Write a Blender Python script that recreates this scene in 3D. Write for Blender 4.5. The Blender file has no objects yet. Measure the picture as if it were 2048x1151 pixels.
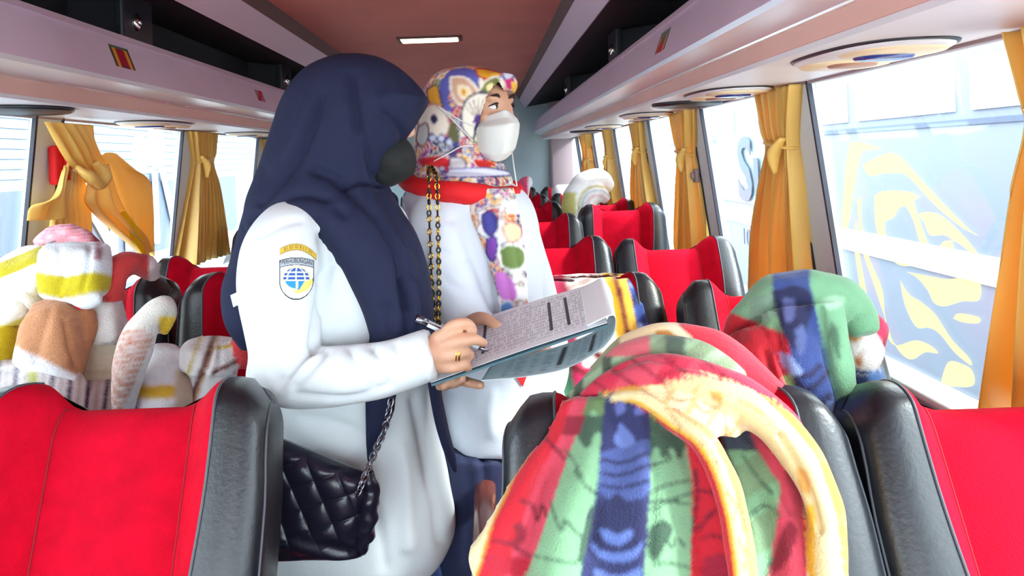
import bpy, bmesh, math, random
import numpy as np
from mathutils import Vector, Matrix, noise, kdtree
from mathutils.bvhtree import BVHTree
from mathutils.geometry import tessellate_polygon

# ------------------------------------------------------------------ camera, world, exposure
SC = bpy.context.scene
COL = SC.collection
F, CX, CY, CAMZ, ROLL = 1400.0, 972.0, 317.0, 1.40, math.radians(2.0)
cam_d = bpy.data.cameras.new('camera')
cam = bpy.data.objects.new('camera', cam_d)
COL.objects.link(cam)
cam_d.sensor_width = 36.0
cam_d.lens = F / 2048 * 36.0
cam_d.shift_x = (1024 - CX) / 2048
cam_d.shift_y = -(575.5 - CY) / 2048
cam_d.clip_start = 0.02
cam.matrix_world = Matrix.Translation((0, 0, CAMZ)) @ Matrix.Rotation(math.pi / 2, 4, 'X') @ Matrix.Rotation(-ROLL, 4, 'Z')
SC.camera = cam

W = bpy.data.worlds.new('sky')
SC.world = W
W.use_nodes = True
bg = W.node_tree.nodes['Background']
bg.inputs['Color'].default_value = (0.93, 0.97, 1.0, 1)
bg.inputs['Strength'].default_value = 5.4

sun_d = bpy.data.lights.new('sun', 'SUN')
sun_d.energy = 5.0
sun_d.angle = math.radians(6)
sun_d.color = (1.0, 0.97, 0.92)
sun = bpy.data.objects.new('sun', sun_d)
COL.objects.link(sun)
sun.rotation_euler = Vector((-0.80, 0.22, -0.56)).to_track_quat('-Z', 'Y').to_euler()

SC.view_settings.view_transform = 'Standard'
SC.view_settings.look = 'None'
SC.view_settings.exposure = 1.2
SC.view_settings.gamma = 1.0
SC.view_settings.use_curve_mapping = False
SC.cycles.use_denoising = True
SC.cycles.max_bounces = 10
SC.cycles.diffuse_bounces = 6
SC.cycles.glossy_bounces = 4
SC.cycles.transparent_max_bounces = 24

# ------------------------------------------------------------------ helpers
_c, _s = math.cos(ROLL), math.sin(ROLL)


def P(px, py, Y):
    """a point seen at photo pixel (px, py) and standing Y metres down the bus"""
    dx, dy = px - CX, py - CY
    return np.array(((dx * _c - dy * _s) * Y / F, Y, CAMZ - (dx * _s + dy * _c) * Y / F))


def PX(V):
    """photo pixels of an (n,3) array of points"""
    V = np.asarray(V, float)
    x = V[:, 0] * F / V[:, 1]
    y = -(V[:, 2] - CAMZ) * F / V[:, 1]
    return np.stack((CX + x * _c + y * _s, CY - x * _s + y * _c), 1)


def lin(c):
    c = np.asarray(c, float) / 255.0
    return np.where(c <= 0.04045, c / 12.92, ((c + 0.055) / 1.055) ** 2.4)


def mat(name, rgb, rough=0.6, metal=0.0, bump=0.0, bscale=80.0, var=0.0, vscale=6.0, sheen=0.0, coat=0.0,
        attr=None, stretch=None, spec=0.5, trans=0.0):
    m = bpy.data.materials.new(name)
    m.use_nodes = True
    nt = m.node_tree
    b = nt.nodes['Principled BSDF']
    L = lin(rgb)
    b.inputs['Base Color'].default_value = (*L, 1)
    b.inputs['Roughness'].default_value = rough
    b.inputs['Metallic'].default_value = metal
    b.inputs['Specular IOR Level'].default_value = spec
    if sheen:
        b.inputs['Sheen Weight'].default_value = sheen
        b.inputs['Sheen Roughness'].default_value = 0.4
    if coat:
        b.inputs['Coat Weight'].default_value = coat
        b.inputs['Coat Roughness'].default_value = 0.08
    tc = nt.nodes.new('ShaderNodeTexCoord')
    vec = tc.outputs['Object']
    if stretch:
        mp = nt.nodes.new('ShaderNodeMapping')
        mp.inputs['Scale'].default_value = stretch
        nt.links.new(vec, mp.inputs['Vector'])
        vec = mp.outputs['Vector']
    col = None
    if attr:
        a = nt.nodes.new('ShaderNodeAttribute')
        a.attribute_name = attr
        col = a.outputs['Color']
        nt.links.new(col, b.inputs['Base Color'])
    if var:
        n = nt.nodes.new('ShaderNodeTexNoise')
        n.inputs['Scale'].default_value = vscale
        n.inputs['Detail'].default_value = 4
        nt.links.new(vec, n.inputs['Vector'])
        mr = nt.nodes.new('ShaderNodeMapRange')
        mr.inputs['From Min'].default_value = 0.3
        mr.inputs['From Max'].default_value = 0.7
        mr.inputs['To Min'].default_value = 1 - var
        mr.inputs['To Max'].default_value = 1 + var * 0.6
        nt.links.new(n.outputs['Fac'], mr.inputs['Value'])
        mx = nt.nodes.new('ShaderNodeMix')
        mx.data_type = 'RGBA'
        mx.blend_type = 'MULTIPLY'
        mx.inputs[0].default_value = 1.0
        if col is None:
            mx.inputs[6].default_value = (*L, 1)
        else:
            nt.links.new(col, mx.inputs[6])
        nt.links.new(mr.outputs['Result'], mx.inputs[7])
        nt.links.new(mx.outputs[2], b.inputs['Base Color'])
    if bump:
        n2 = nt.nodes.new('ShaderNodeTexNoise')
        n2.inputs['Scale'].default_value = bscale
        n2.inputs['Detail'].default_value = 3
        nt.links.new(vec, n2.inputs['Vector'])
        bp = nt.nodes.new('ShaderNodeBump')
        bp.inputs['Strength'].default_value = bump
        bp.inputs['Distance'].default_value = 0.004
        nt.links.new(n2.outputs['Fac'], bp.inputs['Height'])
        nt.links.new(bp.outputs['Normal'], b.inputs['Normal'])
    if trans:
        tl = nt.nodes.new('ShaderNodeBsdfTranslucent')
        tl.inputs['Color'].default_value = (*L, 1)
        mix = nt.nodes.new('ShaderNodeMixShader')
        mix.inputs[0].default_value = trans
        out = nt.nodes['Material Output']
        nt.links.new(b.outputs[0], mix.inputs[1])
        nt.links.new(tl.outputs[0], mix.inputs[2])
        nt.links.new(mix.outputs[0], out.inputs['Surface'])
    return m


def glass_mat(name, tint, refl=0.06):
    m = bpy.data.materials.new(name)
    m.use_nodes = True
    nt = m.node_tree
    nt.nodes.remove(nt.nodes['Principled BSDF'])
    t = nt.nodes.new('ShaderNodeBsdfTransparent')
    t.inputs['Color'].default_value = (*tint, 1)
    g = nt.nodes.new('ShaderNodeBsdfGlossy')
    g.inputs['Roughness'].default_value = 0.02
    mix = nt.nodes.new('ShaderNodeMixShader')
    mix.inputs[0].default_value = refl
    nt.links.new(t.outputs[0], mix.inputs[1])
    nt.links.new(g.outputs[0], mix.inputs[2])
    nt.links.new(mix.outputs[0], nt.nodes['Material Output'].inputs['Surface'])
    return m


def glow_mat(name, rgb, strength):
    m = bpy.data.materials.new(name)
    m.use_nodes = True
    b = m.node_tree.nodes['Principled BSDF']
    b.inputs['Base Color'].default_value = (*lin(rgb), 1)
    b.inputs['Emission Color'].default_value = (*lin(rgb), 1)
    b.inputs['Emission Strength'].default_value = strength
    return m


def mesh(name, V, Fc, mats=None, smooth=True, fm=None, col=None):
    me = bpy.data.meshes.new(name)
    me.from_pydata([tuple(map(float, v)) for v in V], [], [tuple(map(int, f)) for f in Fc])
    if mats is not None:
        for m in (mats if isinstance(mats, (list, tuple)) else [mats]):
            me.materials.append(m)
    if fm is not None:
        me.polygons.foreach_set('material_index', np.asarray(fm, np.int32))
    if smooth:
        me.polygons.foreach_set('use_smooth', np.ones(len(me.polygons), bool))
    if col is not None:
        a = me.color_attributes.new('Col', 'FLOAT_COLOR', 'POINT')
        c4 = np.ones((len(V), 4), np.float32)
        c4[:, :3] = col
        a.data.foreach_set('color', c4.ravel())
    me.update()
    return me


def link(name, me, parent=None, label=None, cat=None, group=None, kind=None, loc=None, rot=None):
    o = bpy.data.objects.new(name, me)
    COL.objects.link(o)
    if parent is not None:
        o.parent = parent
    tag(o, label, cat, group, kind)
    if loc is not None:
        o.location = loc
    if rot is not None:
        o.rotation_euler = rot
    return o


def tag(o, label=None, cat=None, group=None, kind=None):
    if label: o['label'] = label
    if cat: o['category'] = cat
    if group: o['group'] = group
    if kind: o['kind'] = kind
    return o


def mk(name, V, Fc, m=None, parent=None, smooth=True, solid=0, sub=0, col=None, fm=None, offset=-1, **kw):
    o = link(name, mesh(name, V, Fc, m, smooth, fm, col), parent, **kw)
    if solid:
        md = o.modifiers.new('solid', 'SOLIDIFY'); md.thickness = solid; md.offset = offset
    if sub:
        md = o.modifiers.new('sub', 'SUBSURF'); md.levels = sub; md.render_levels = sub
    return o


def empty(name, loc=(0, 0, 0), rot=(0, 0, 0), **kw):
    o = bpy.data.objects.new(name, None)
    COL.objects.link(o)
    o.location = loc; o.rotation_euler = rot
    o.empty_display_size = 0.1
    tag(o, **kw)
    return o


def copy_tree(o, parent=None):
    c = o.copy(); COL.objects.link(c); c.parent = parent
    for ch in [x for x in bpy.data.objects if x.parent is o]:
        copy_tree(ch, c)
    return c


def cr(pts, n):
    """n samples of a Catmull-Rom curve through pts"""
    p = np.asarray(pts, float)
    if len(p) == 2:
        t = np.linspace(0, 1, n)[:, None]
        return p[0] * (1 - t) + p[1] * t
    q = np.vstack((2 * p[0] - p[1], p, 2 * p[-1] - p[-2]))
    t = np.linspace(0, len(p) - 1, n)
    i = np.minimum(t.astype(int), len(p) - 2)
    f = (t - i)[:, None]
    a, b, c, d = q[i], q[i + 1], q[i + 2], q[i + 3]
    return 0.5 * (2 * b + (c - a) * f + (2 * a - 5 * b + 4 * c - d) * f ** 2 + (3 * b - a - 3 * c + d) * f ** 3)


def grid_faces(r, c, wrap=False, base=0):
    Fc = []
    cc = c if wrap else c - 1
    for i in range(r - 1):
        for j in range(cc):
            k = (j + 1) % c
            Fc.append((base + i * c + j, base + i * c + k, base + (i + 1) * c + k, base + (i + 1) * c + j))
    return Fc


def loft(rings, cap=True):
    R = np.asarray(rings, float)
    r, c, _ = R.shape
    V = R.reshape(-1, 3)
    Fc = grid_faces(r, c, True)
    if cap:
        V = np.vstack((V, R[0].mean(0), R[-1].mean(0)))
        a, b = r * c, r * c + 1
        for j in range(c):
            k = (j + 1) % c
            Fc.append((a, k, j))
            Fc.append((b, (r - 1) * c + j, (r - 1) * c + k))
    return V, Fc


def tube(path, rad, n=10, cap=True, flat=1.0, up=(0, 0, 1)):
    p = np.asarray(path, float)
    rad = np.broadcast_to(np.asarray(rad, float), (len(p),))
    T = np.gradient(p, axis=0)
    T /= np.linalg.norm(T, axis=1)[:, None] + 1e-9
    nrm = np.cross(T[0], np.asarray(up, float))
    if np.linalg.norm(nrm) < 1e-3:
        nrm = np.cross(T[0], (1, 0.1, 0))
    nrm /= np.linalg.norm(nrm)
    rings = []
    a = np.linspace(0, 2 * math.pi, n, endpoint=False)
    for i in range(len(p)):
        nrm = nrm - T[i] * np.dot(nrm, T[i])
        nrm /= np.linalg.norm(nrm) + 1e-9
        bn = np.cross(T[i], nrm)
        rings.append(p[i] + rad[i] * (np.cos(a)[:, None] * nrm + flat * np.sin(a)[:, None] * bn))
    return loft(rings, cap)


def smooth_tube(ctrl, rads, n=24, k=14, flat=1.0, up=(0, 0, 1)):
    c = np.hstack((np.asarray(ctrl, float), np.asarray(rads, float)[:, None]))
    s = cr(c, n)
    return tube(s[:, :3], np.maximum(s[:, 3], 1e-4), k, True, flat, up)


def ball(c, r, n=12, m=16, rot=None):
    r = np.broadcast_to(np.asarray(r, float), (3,))
    rings = []
    for i in range(1, n):
        th = math.pi * i / n
        a = np.linspace(0, 2 * math.pi, m, endpoint=False)
        q = np.stack((np.sin(th) * np.cos(a), np.sin(th) * np.sin(a), np.full(m, math.cos(th))), 1) * r
        if rot is not None:
            q = q @ np.array(rot).T
        rings.append(q + np.asarray(c, float))
    return loft(rings)


def merge(parts):
    V, Fc, b = [], [], 0
    for v, f in parts:
        V.append(np.asarray(v, float))
        Fc += [tuple(i + b for i in q) for q in f]
        b += len(v)
    return np.vstack(V), Fc


def box(x0, x1, y0, y1, z0, z1):
    V = [(x, y, z) for z in (z0, z1) for y in (y0, y1) for x in (x0, x1)]
    Fc = [(0, 2, 3, 1), (4, 5, 7, 6), (0, 1, 5, 4), (2, 6, 7, 3), (0, 4, 6, 2), (1, 3, 7, 5)]
    return np.array(V, float), Fc


def rbox(sx, sy, sz, r=0.01, seg=3, c=(0, 0, 0)):
    bm = bmesh.new()
    bmesh.ops.create_cube(bm, size=1)
    for v in bm.verts:
        v.co = Vector((v.co.x * sx, v.co.y * sy, v.co.z * sz))
    bmesh.ops.bevel(bm, geom=bm.edges[:] + bm.verts[:], offset=r, segments=seg, affect='EDGES', profile=0.5)
    V = np.array([v.co[:] for v in bm.verts]) + np.asarray(c, float)
    bm.verts.index_update()
    Fc = [tuple(v.index for v in f.verts) for f in bm.faces]
    bm.free()
    return V, Fc


def prism(poly, y0, y1):
    """extrude a polygon given in (x, z) along y"""
    n = len(poly)
    V = [(x, y0, z) for x, z in poly] + [(x, y1, z) for x, z in poly]
    Fc = [(i, (i + 1) % n, n + (i + 1) % n, n + i) for i in range(n)]
    Fc += [tuple(range(n - 1, -1, -1)), tuple(range(n, 2 * n))]
    return np.array(V, float), Fc


def evaluated(o):
    dg = bpy.context.evaluated_depsgraph_get()
    ev = o.evaluated_get(dg)
    me = ev.to_mesh()
    n = len(me.vertices)
    V = np.empty(n * 3, np.float64); me.vertices.foreach_get('co', V)
    Fc = [tuple(p.vertices) for p in me.polygons]
    ev.to_mesh_clear()
    return V.reshape(-1, 3), Fc


def remesh(parts, voxel=0.006, smooth=6, fac=0.5):
    V, Fc = merge(parts)
    me = mesh('tmp', V, Fc)
    o = bpy.data.objects.new('tmp', me)
    COL.objects.link(o)
    r = o.modifiers.new('r', 'REMESH'); r.mode = 'VOXEL'; r.voxel_size = voxel
    if smooth:
        s = o.modifiers.new('s', 'SMOOTH'); s.factor = fac; s.iterations = smooth
    out = evaluated(o)
    bpy.data.objects.remove(o); bpy.data.meshes.remove(me)
    return out


def normals(V, Fc):
    V = np.asarray(V, float)
    N = np.zeros_like(V)
    Q = np.array([f if len(f) == 4 else (f[0], f[1], f[2], f[2]) for f in Fc])
    n = np.cross(V[Q[:, 2]] - V[Q[:, 0]], V[Q[:, 3]] - V[Q[:, 1]])
    tri = Q[:, 2] == Q[:, 3]
    if tri.any():
        n[tri] = np.cross(V[Q[tri, 1]] - V[Q[tri, 0]], V[Q[tri, 2]] - V[Q[tri, 0]])
    for k in range(4):
        np.add.at(N, Q[:, k], n)
    return N / (np.linalg.norm(N, axis=1)[:, None] + 1e-12)


def polydist(p, poly):
    """distance of (n,2) points to a polyline"""
    best = np.full(len(p), 1e9)
    poly = np.asarray(poly, float)
    for a, b in zip(poly[:-1], poly[1:]):
        ab = b - a
        t = np.clip(((p - a) @ ab) / (ab @ ab + 1e-9), 0, 1)
        best = np.minimum(best, np.linalg.norm(p - (a + t[:, None] * ab), axis=1))
    return best


def crease(V, Fc, lines, both=False):
    """sink (depth > 0) or raise folds along pixel polylines on the side of a cloth that faces the camera"""
    V = np.asarray(V, float)
    N = normals(V, Fc)
    px = PX(V)
    eye = np.array((0, 0, CAMZ)) - V
    eye /= np.linalg.norm(eye, axis=1)[:, None]
    facing = np.clip((N * eye).sum(1) * 2.5, 0, 1)
    if both:
        facing = np.maximum(facing, 0.6)
    D = np.zeros(len(V))
    for poly, w, d in lines:
        q = cr(poly, max(8, 4 * len(poly)))
        ends = np.linalg.norm(np.diff(q, axis=0), axis=1).sum()
        r = polydist(px, q)
        D -= d * np.exp(-(r / w) ** 2)
    return V + N * (D * facing)[:, None]


def wobble(V, Fc, amp, scale, seed=0, stretch=(1, 1, 1)):
    V = np.asarray(V, float)
    N = normals(V, Fc)
    st = Vector(stretch)
    d = np.array([noise.noise(Vector((v[0] * st.x * scale + seed, v[1] * st.y * scale, v[2] * st.z * scale))) for v in V])
    return V + N * (amp * d)[:, None]


def soften(C, Fc, n=2):
    """blend printed colours a little across the weave"""
    E = np.array([(f[i], f[(i + 1) % len(f)]) for f in Fc for i in range(len(f))])
    for _ in range(n):
        S = C.copy(); K = np.ones((len(C), 1))
        np.add.at(S, E[:, 0], C[E[:, 1]]); np.add.at(K, E[:, 0], 1.0)
        np.add.at(S, E[:, 1], C[E[:, 0]]); np.add.at(K, E[:, 1], 1.0)
        C = S / K
    return C


def text_mesh(body, size, bold=0.0):
    cu = bpy.data.curves.new('t', 'FONT')
    cu.body = body; cu.size = size; cu.align_x = 'CENTER'; cu.align_y = 'CENTER'; cu.offset = bold
    cu.resolution_u = 3
    o = bpy.data.objects.new('t', cu)
    COL.objects.link(o)
    V, Fc = evaluated(o)
    bpy.data.objects.remove(o); bpy.data.curves.remove(cu)
    return V, Fc


def smst(a, b, x):
    t = np.clip((x - a) / (b - a), 0, 1)
    return t * t * (3 - 2 * t)


def bend(pts, Y):
    return np.array([P(a, b, Y) for a, b in pts])

# ------------------------------------------------------------------ materials of the bus
M_RED = mat('red seat cloth', (196, 0, 36), 0.9, bump=0.35, bscale=420, var=0.14, vscale=26, spec=0.15)
M_LEATHER = mat('black leather', (22, 24, 30), 0.36, bump=0.12, bscale=160, spec=0.6)
M_THREAD = mat('pale stitching', (120, 150, 160), 0.6)
M_PIPING = mat('piping', (74, 78, 86), 0.45)
M_LILAC = mat('lilac metallic panel', (228, 208, 228), 0.34, metal=0.1, bump=0.03, bscale=30, var=0.06, vscale=3)
M_SILVER = mat('brushed silver trim', (232, 234, 240), 0.28, metal=0.3, bump=0.05, bscale=60, stretch=(1, 0.08, 1))
M_BRIGHT = mat('polished strip', (250, 244, 236), 0.15, metal=0.6)
M_BROWN = mat('brown rose strip', (226, 178, 164), 0.45, var=0.05)
M_SOFFIT = mat('pale grey soffit', (224, 222, 226), 0.4, var=0.05, vscale=4)
M_CEIL = mat('rust brown ceiling lining', (198, 126, 116), 0.8, bump=0.1, bscale=200, var=0.08, vscale=3)
M_DARK = mat('dark rack lining', (34, 33, 40), 0.7, bump=0.1, bscale=120)
M_DARK2 = mat('dark divider', (52, 50, 58), 0.45)
M_FASCIA = mat('mauve fascia', (206, 184, 200), 0.4, metal=0.1)
M_FASCIA2 = mat('dark rust edge', (92, 62, 58), 0.6)
M_CHROME = mat('chrome', (225, 225, 225), 0.12, metal=1.0)
M_PILLAR = mat('pale grey pillar', (205, 212, 212), 0.5, var=0.04)
M_RUBBER = mat('dark rubber seal', (28, 32, 50), 0.6)
M_REAR = mat('blue grey rear panel', (165, 182, 188), 0.6, var=0.05)
M_MAUVE = mat('mauve corner panel', (150, 130, 134), 0.6)
M_FLOOR = mat('dark vinyl floor', (62, 60, 64), 0.5, var=0.15)
M_WALLP = mat('grey wall panel', (188, 190, 194), 0.6, var=0.05)
M_GLASS = glass_mat('tinted window glass', (0.80, 0.85, 0.87))
M_SHIELD = glass_mat('clear windscreen glass', (0.72, 0.76, 0.78), 0.04)
M_BEIGE = mat('beige lamp plastic', (240, 220, 180), 0.35)
M_BEIGE2 = mat('brown lamp plastic', (176, 128, 108), 0.4)
M_BLUE = mat('blue lens', (46, 66, 140), 0.15, coat=0.5)
M_BLACKP = mat('black plastic', (36, 40, 48), 0.35)
M_CURT = mat('yellow satin curtain', (248, 206, 112), 0.34, bump=0.12, bscale=60, var=0.05, vscale=5, trans=0.25)
M_CURT2 = mat('bright yellow ribbon', (255, 214, 0), 0.45, trans=0.2)
M_GOLDFILM = glass_mat('gold window film', (0.9, 0.74, 0.34), 0.03)
M_ARMREST = mat('brown armrest', (120, 62, 50), 0.25, coat=0.3)
M_HEADCOVER = mat('white seat cover cloth', (232, 232, 236), 0.8, bump=0.2, bscale=200)

# ------------------------------------------------------------------ bus shell
XC = -0.26                     # centre line of the bus
ZS, HWS, LEAN = 1.585, 1.177, 0.125   # soffit height, half width there, lean of the side walls
ZSILL = 0.82
Y0, Y1 = -1.9, 7.6             # windscreen and rear wall


def wx(side, z, inset=0.0):
    """x of the side wall's inner face"""
    return XC + side * (HWS + LEAN * (ZS - z) - inset)


V, Fc = box(XC - 1.42, XC + 1.42, Y0, Y1, -0.06, 0.0)
mk('floor', V, Fc, M_FLOOR, smooth=False, kind='structure', label='dark vinyl aisle floor of the bus', cat='floor')
V, Fc = box(XC - 0.66, XC + 0.66, Y0, Y1, 2.08, 2.10)
ceil = mk('ceiling', V, Fc, M_CEIL, smooth=False, kind='structure', label='rust brown ceiling lining along the aisle', cat='ceiling')
V, Fc = box(XC - 1.30, XC + 1.30, Y0, Y1, 2.12, 2.16)
mk('roof_panel', V, Fc, M_WALLP, ceil, smooth=False)  # unseen outer roof above the lining, added to block light
V, Fc = box(XC - 1.42, XC + 1.42, Y1, Y1 + 0.05, 0.0, 2.12)
rw = mk('wall_rear', V, Fc, M_REAR, smooth=False, kind='structure', label='plain blue grey panel at the rear of the bus', cat='wall')
for sd in (-1, 1):
    V, Fc = rbox(0.26, 0.10, 2.0, 0.03, 3, (XC + sd * 1.08, Y1 - 0.05, 1.05))
    mk('corner_panel', V, Fc, M_MAUVE, rw)
# ceiling lamp strip
lamp = empty('ceiling_lamp', (P(862, 152, 3.9)[0], 3.9, 2.08), label='slim lit lamp panel set into the rust brown ceiling', cat='lamp')
V, Fc = rbox(0.36, 0.16, 0.02, 0.008, 2)
mk('lamp_frame', V, Fc, M_FASCIA2, lamp)
V, Fc = rbox(0.32, 0.12, 0.02, 0.008, 2, (0, 0, -0.006))
mk('diffuser', V, Fc, glow_mat('warm lamp diffuser', (255, 226, 200), 1.6), lamp)

SIDE = {1: 'right', -1: 'left'}
PILLARS = {1: [-1.0, -0.02, 0.98, 1.96, 2.94, 3.90, 4.94, 5.92, 6.9], -1: [-1.04, 0.05, 1.14, 2.23, 3.31, 4.40, 5.48, 6.55]}
wn = 0
for sd in (-1, 1):
    nm = SIDE[sd]
    # lower wall with a sill
    z0 = 0.0
    poly = [(wx(sd, 0.0), 0.0), (wx(sd, ZSILL), ZSILL), (wx(sd, ZSILL, -0.07), ZSILL), (wx(sd, 0.0, -0.07), 0.0)]
    V, Fc = prism(poly, Y0, Y1)
    w = mk('wall_' + nm, V, Fc, M_WALLP, smooth=False, kind='structure', label='grey lower side wall under the %s windows' % nm, cat='wall')
    V, Fc = rbox(0.06, Y1 - Y0, 0.02, 0.006, 2, (wx(sd, ZSILL, 0.005), (Y0 + Y1) / 2, ZSILL))
    mk('window_sill', V, Fc, M_PILLAR, w)
    poly = [(wx(sd, ZS, 0.0), ZS + 0.001), (wx(sd, ZS, -0.05), ZS), (wx(sd, 2.15, -0.05), 2.15), (wx(sd, 2.15, 0.0), 2.15)]
    V, Fc = prism(poly, Y0, Y1)
    mk('upper_wall', V, Fc, M_WALLP, w, smooth=False)  # unseen outer skin behind the rack, added to keep light out
    # pillars with a rubber seal at their near edge
    ys = PILLARS[sd]
    for yp in ys:
        za, zb = ZSILL, ZS
        poly = [(wx(sd, za, 0.012), za), (wx(sd, zb, 0.012), zb), (wx(sd, zb, -0.012), zb), (wx(sd, za, -0.012), za)]
        V, Fc = prism(poly, yp, yp + 0.13)
        p = mk('pillar', V, Fc, M_PILLAR, w, smooth=False)
        for ya in (yp - 0.010, yp + 0.13):
            poly2 = [(wx(sd, za, 0.017), za), (wx(sd, zb, 0.017), zb), (wx(sd, zb, 0.004), zb), (wx(sd, za, 0.004), za)]
            V, Fc = prism(poly2, ya, ya + 0.010)
            mk('rubber_seal', V, Fc, M_RUBBER, p, smooth=False)
    # glass panes
    edges = [Y0] + ys + [Y1]
    for i in range(len(edges) - 1):
        a = edges[i] + (0.0 if i == 0 else 0.13)
        b = edges[i + 1]
        if b - a < 0.1: continue
        wn += 1
        poly = [(wx(sd, ZSILL, -0.010), ZSILL), (wx(sd, ZS, -0.010), ZS), (wx(sd, ZS, -0.014), ZS), (wx(sd, ZSILL, -0.014), ZSILL)]
        V, Fc = prism(poly, a, b)
        mk('window_%d' % wn, V, Fc, M_GLASS, smooth=False, kind='structure', label='tinted bus window pane %s side, number %d from the windscreen' % (nm, i + 1), cat='window')
# windscreen
V, Fc = box(XC - 1.35, XC + 1.35, Y0 - 0.02, Y0 - 0.012, 0.45, 2.1)
wn += 1
mk('window_%d' % wn, V, Fc, M_SHIELD, smooth=False, kind='structure', label='wide clear windscreen at the front of the bus', cat='window')
V, Fc = box(XC - 1.42, XC + 1.42, Y0 - 0.05, Y0, -0.06, 0.45)
mk('wall_front', V, Fc, M_WALLP, smooth=False, kind='structure', label='low panel under the windscreen', cat='wall')

# ------------------------------------------------------------------ luggage racks over the windows


def strip(pts, th, y0, y1):
    """a bent sheet: polyline (offset, z) given a thickness outwards"""
    a = np.array(pts, float)
    t = np.gradient(a, axis=0)
    n = np.stack((-t[:, 1], t[:, 0]), 1)
    n /= np.linalg.norm(n, axis=1)[:, None]
    return [tuple(p) for p in a] + [tuple(p) for p in (a + n * th)[::-1]]


def rack_part(name, pts, m, parent, sd, y0=Y0, y1=Y1, smooth=False):
    V, Fc = prism([(XC + sd * p[0], p[1]) for p in pts], y0, y1)
    return mk(name, V, Fc, m, parent, smooth=smooth)


for sd in (-1, 1):
    nm = SIDE[sd]
    r = empty('luggage_rack', (XC + sd * 0.9, 3.0, 1.6), label='lilac open overhead luggage rack above the %s windows' % nm, cat='luggage rack')
    rp = lambda name, pts, m: rack_part(name, pts, m, None, sd)
    parts = []
    parts.append(rp('lip_panel', [(0.832, 1.7975), (0.786, 1.668), (0.80, 1.662), (0.85, 1.7975), (0.845, 1.806), (0.837, 1.806)], M_LILAC))
    parts.append(rp('lip_edge', [(0.826, 1.797), (0.829, 1.812), (0.850, 1.812), (0.852, 1.797)], M_FASCIA))
    parts.append(rp('silver_trim', [(0.786, 1.668), (0.790, 1.656), (0.862, 1.6385), (0.868, 1.65), (0.80, 1.668)], M_SILVER))
    parts.append(rp('polished_strip', [(0.862, 1.641), (0.864, 1.6345), (0.876, 1.631), (0.88, 1.640)], M_BRIGHT))
    parts.append(rp('brown_strip', [(0.872, 1.633), (0.874, 1.596), (0.886, 1.592), (0.886, 1.635)], M_BROWN))
    parts.append(rp('soffit', [(0.876, 1.596), (0.880, 1.585), (1.182, 1.585), (1.182, 1.598)], M_SOFFIT))
    parts.append(rp('edge_seal', [(1.160, 1.586), (1.162, 1.578), (1.180, 1.578), (1.182, 1.586)], M_MAUVE))
    parts.append(rp('rack_floor', [(0.85, 1.66), (1.18, 1.64), (1.18, 1.63), (0.85, 1.645)], M_DARK))
    parts.append(rp('rack_back', [(1.12, 1.62), (1.155, 1.62), (1.10, 2.08), (1.07, 2.08)], M_DARK))
    parts.append(rp('rack_top', [(0.70, 1.945), (0.70, 1.96), (1.10, 2.02), (1.10, 2.00)], M_DARK))
    parts.append(rp('fascia', [(0.640, 2.03), (0.706, 1.934), (0.718, 1.942), (0.655, 2.04)], M_FASCIA))
    parts.append(rp('fascia_edge', [(0.612, 2.081), (0.640, 2.028), (0.652, 2.034), (0.640, 2.081)], M_FASCIA2))
    inv = Matrix.Translation((XC + sd * 0.9, 3.0, 1.6)).inverted()
    for p in parts:
        p.parent = r
        p.matrix_parent_inverse = inv
    for k, yd in enumerate(([0.6, 2.28, 4.0] if sd < 0 else [-0.6, 1.15, 3.25, 5.1])):
        poly = [(0.89, 1.655), (1.12, 1.65), (1.09, 2.0), (0.89, 1.975)]
        V, Fc = prism([(XC + sd * a, b) for a, b in poly], yd, yd + 0.035)
        d = mk('divider', V, Fc, M_DARK2, r, smooth=False); d.matrix_parent_inverse = inv
        # face trim of the divider toward the aisle, and the chrome lock on it
        q = np.array([(XC + sd * 0.865, 1.66), (XC + sd * 0.865, 1.975)])
        V, Fc = rbox(0.03, 0.20, 0.315, 0.008, 2, (XC + sd * 0.88, yd + 0.02, 1.8175))
        f = mk('divider_face', V, Fc, M_BLACKP, r, smooth=False); f.matrix_parent_inverse = inv
        mid = np.array((XC + sd * 0.864, 1.885))
        ax = Vector((-sd, 0, 0))
        rot = ax.to_track_quat('Z', 'Y').to_matrix()
        c = np.array((mid[0], yd + 0.005, mid[1]))
        V1, F1 = ball((0, 0, 0), (0.020, 0.030, 0.012), 8, 16)
        V2, F2 = ball((0.0, 0, 0.011), (0.009, 0.014, 0.006), 6, 12)
        V, Fc = merge([(V1, F1), (V2, F2)])
        V = V @ np.array(rot).T + c
        lk = mk('lock', V, Fc, M_CHROME, d)
        lk.parent = d

# stickers on the lips
M_ST = mat('printed sticker', (200, 20, 30), 0.4, attr='Col')


def sticker(sd, y, half, label, colors):
    """a square label lying on the lilac lip, printed with a red field, gold bars and green corners"""
    a = np.array((XC + sd * 0.831, 1.790)); b = np.array((XC + sd * 0.793, 1.684))
    n = 14
    V, C = [], []
    nrm = np.array((-sd * 0.945, 0.33))
    for i in range(n):
        for j in range(n):
            u, v = i / (n - 1), j / (n - 1)
            t = 0.5 + (v - 0.5) * half
            p = a * (1 - t) + b * t + nrm * 0.0022
            V.append((p[0], y + (u - 0.5) * 0.11, p[1]))
            c = colors(u, v)
            C.append(lin(c))
    Fc = grid_faces(n, n)
    mk('sticker', V, Fc, M_ST, smooth=False, col=np.array(C), label=label, cat='sticker', group='stickers on the rack lips', solid=0.0008, offset=0)


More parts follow.
